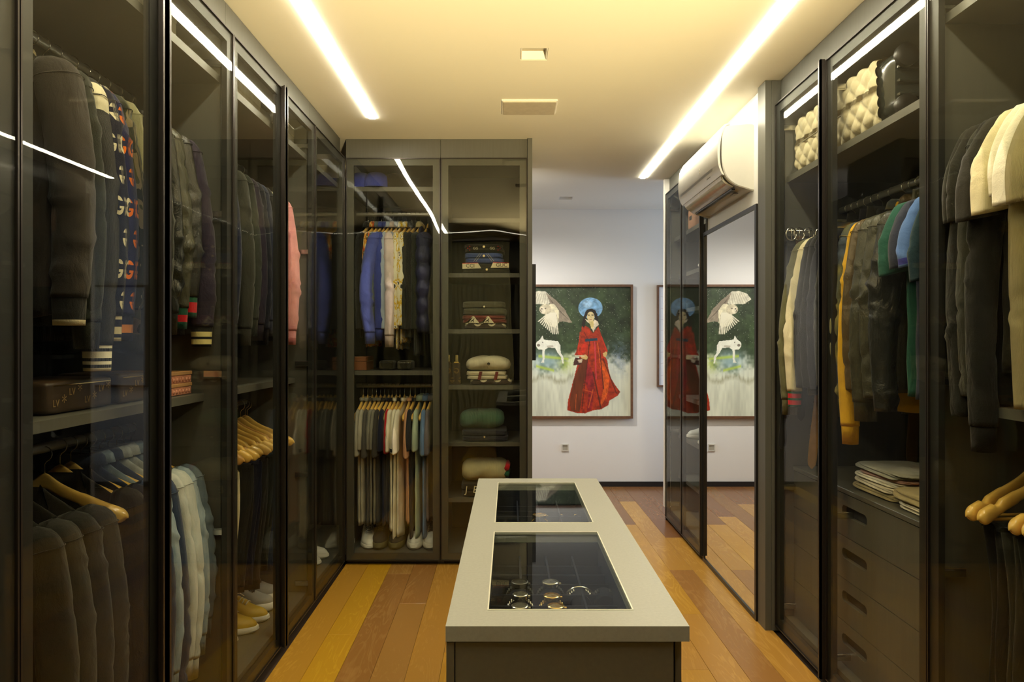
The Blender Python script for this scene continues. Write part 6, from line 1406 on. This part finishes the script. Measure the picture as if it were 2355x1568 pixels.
# ------------------------------------------------------------------ watches and jewellery under the island glass
def watch(label, x, y, z, case, dial, strap, r=0.020, links=True, rz=0.0, cat='watch', face=True):
    t = thing('wristwatch', label, cat, (x, y, z), rz)
    R = 0.030
    MB().lathe([(0.018, -0.026), (R-0.006, -0.026), (R-0.002, -0.020), (R-0.002, 0.020), (R-0.006, 0.026), (0.018, 0.026)], axis='y', n=28).build('cushion', DARKV, t, smooth='auto')
    m = MB(); n = 22
    for k in range(n):
        a = math.radians(30)+math.radians(-240)*k/(n-1) if False else math.radians(-30+240*k/(n-1))
        if abs(a-PI/2) < 0.38: continue
        w = 0.0095*(1-0.25*abs(a-PI/2)/2); ca, sa = math.cos(a), math.sin(a)
        if links:
            for dy in (-w, 0, w):
                c_ = (R*ca, dy*0.66, R*sa); s_ = 0.0030
                m.lathe([(0.0006, -s_), (s_*0.9, -s_*0.6), (s_*0.9, s_*0.6), (0.0006, s_)], c=c_, axis='y', n=6)
        else: m.box(R*ca-0.004, R*ca+0.004, -w, w, R*sa-0.0022, R*sa+0.0022)
    m.build('bracelet' if links else 'strap', strap, t, smooth=links)['kind'] = 'stuff'
    if face:
        cz = R+0.001
        MB().lathe([(r*0.80, -0.002), (r, 0.0), (r*1.02, 0.005), (r*0.97, 0.0085), (r*0.84, 0.0095), (r*0.82, 0.0075)], c=(0, 0, cz), n=32).build('case', case, t, smooth='auto')
        MB().lathe([(0.0003, 0.0072), (r*0.82, 0.0072), (r*0.82, 0.0068)], c=(0, 0, cz), n=28).build('dial', dial, t)
        h = MB()
        for k in range(12):
            a = 2*PI*k/12; q = r*0.68; h.box(q*math.cos(a)-0.0007, q*math.cos(a)+0.0007, q*math.sin(a)-0.0007, q*math.sin(a)+0.0007, cz+0.0073, cz+0.0078)
        h.box(-0.0006, 0.0006, 0, r*0.55, cz+0.0078, cz+0.0083); h.box(0, r*0.4, -0.0007, 0.0007, cz+0.0078, cz+0.0083); h.build('hands_and_indices', case, t)['kind'] = 'stuff'
        MB().lathe([(0.003, 0), (0.003, 0.004)], c=(r*1.02, 0, cz+0.003), axis='x', n=8).build('crown', case, t)
    return t
DW = plain('white_dial', (0.65, 0.64, 0.58), 0.4, var=0.02); DKD = plain('dark_dial', (0.03, 0.03, 0.035), 0.3); DG = plain('gold_dial', (0.50, 0.38, 0.14), 0.35); BST = plain('black_strap', (0.02, 0.02, 0.02), 0.6)
zw = IZ-0.125+0.031
watch('black rubber-strapped watch with dark dial, far left under the near glass', 0.024, 1.625, zw, plain('dark_steel', (0.12, 0.12, 0.12), 0.3, metal=1), DKD, BST, links=False, r=0.021)
watch('steel bracelet watch in the left column, middle row', 0.024, 1.545, zw, STEEL, DKD, STEEL, r=0.018)
watch('steel watch with pale dial nearest left under the near glass', 0.022, 1.478, zw, STEEL, DW, STEEL, r=0.019)
watch('large white-dialled steel watch in the second column', 0.097, 1.625, zw, STEEL, DW, BST, links=False, r=0.021)
watch('yellow gold bracelet watch in the second column', 0.095, 1.538, zw, GOLD, DG, GOLD, r=0.019)
watch('gold and steel watch nearest in the second column', 0.100, 1.478, zw, GOLD, DKD, BST, links=False, r=0.019)
t = watch('open silver bangle on a velvet cushion in the third column', 0.165, 1.605, zw, STEEL, DW, STEEL, cat='bracelet', face=False); t.name = 'bangle'
MB().tube([(0.036*math.cos(a), 0.004, 0.032*math.sin(a)) for a in np.linspace(0.35, 2.9, 18)], 0.0028, n=8).build('band', STEEL, t, smooth=True)
t = watch('dark beaded bracelet on a cushion in the right column', 0.222, 1.600, zw, STEEL, DKD, BST, cat='bracelet', face=False); t.name = 'beaded_bracelet'
t = thing('necklace', 'fine silver chain with small pendant in the right column', 'necklace', (0.222, 1.50, IZ-0.123)); MB().tube([(0.002*math.sin(k*1.3), 0.04-0.011*k, 0.004+0.03*math.exp(-(k-2)**2/6)) for k in range(10)], 0.0012, n=5).build('chain', STEEL, t, smooth=True)
MB().lathe([(0.001, 0), (0.006, 0.002), (0.001, 0.004)], c=(0, -0.065, 0.004), n=8).build('pendant', STEEL, t)
watch('round gold pocket-style watch with white dial under the far glass', 0.100, 2.275, zw-0.006, GOLD, DW, GOLD, r=0.024)
t = thing('bracelet', 'tangled silver charm bracelet under the far glass', 'bracelet', (0.012, 2.29, IZ-0.1235)); r_ = np.random.default_rng(5)
m = MB()
for k in range(34):
    a = r_.uniform(0, 6.28); rr = r_.uniform(0.004, 0.03); m.lathe([(0.001, 0), (0.0035, 0.002), (0.001, 0.004)], c=(rr*math.cos(a), rr*math.sin(a), 0.008+r_.uniform(0, 0.045)*(1-rr/0.035)), n=6)
m.build('charms', STEEL, t, smooth=True)['kind'] = 'stuff'
MB().tube([(0.03*math.cos(a), 0.028*math.sin(a), 0.004+0.012*math.sin(3*a)) for a in np.linspace(0, 6.2, 30)], 0.0014, n=5).build('chain', STEEL, t, smooth=True)
for k, (x, y, lab) in enumerate(((0.174, 2.31, 'small gold ring standing under the far glass, middle'), (0.225, 2.31, 'small gold ring standing under the far glass, right'))):
    t = thing('ring', lab, 'ring', (x, y, IZ-0.124+0.045)); MB().tube([(0.009*math.cos(a), 0, 0.009*math.sin(a)) for a in np.linspace(0, 2*PI, 20)], 0.0014, n=6).build('band', GOLD, t, smooth=True)
    MB().lathe([(0.010, -0.045), (0.008, -0.006), (0.003, -0.002)], n=14).build('ring_cone', DARKV, t, smooth=True)
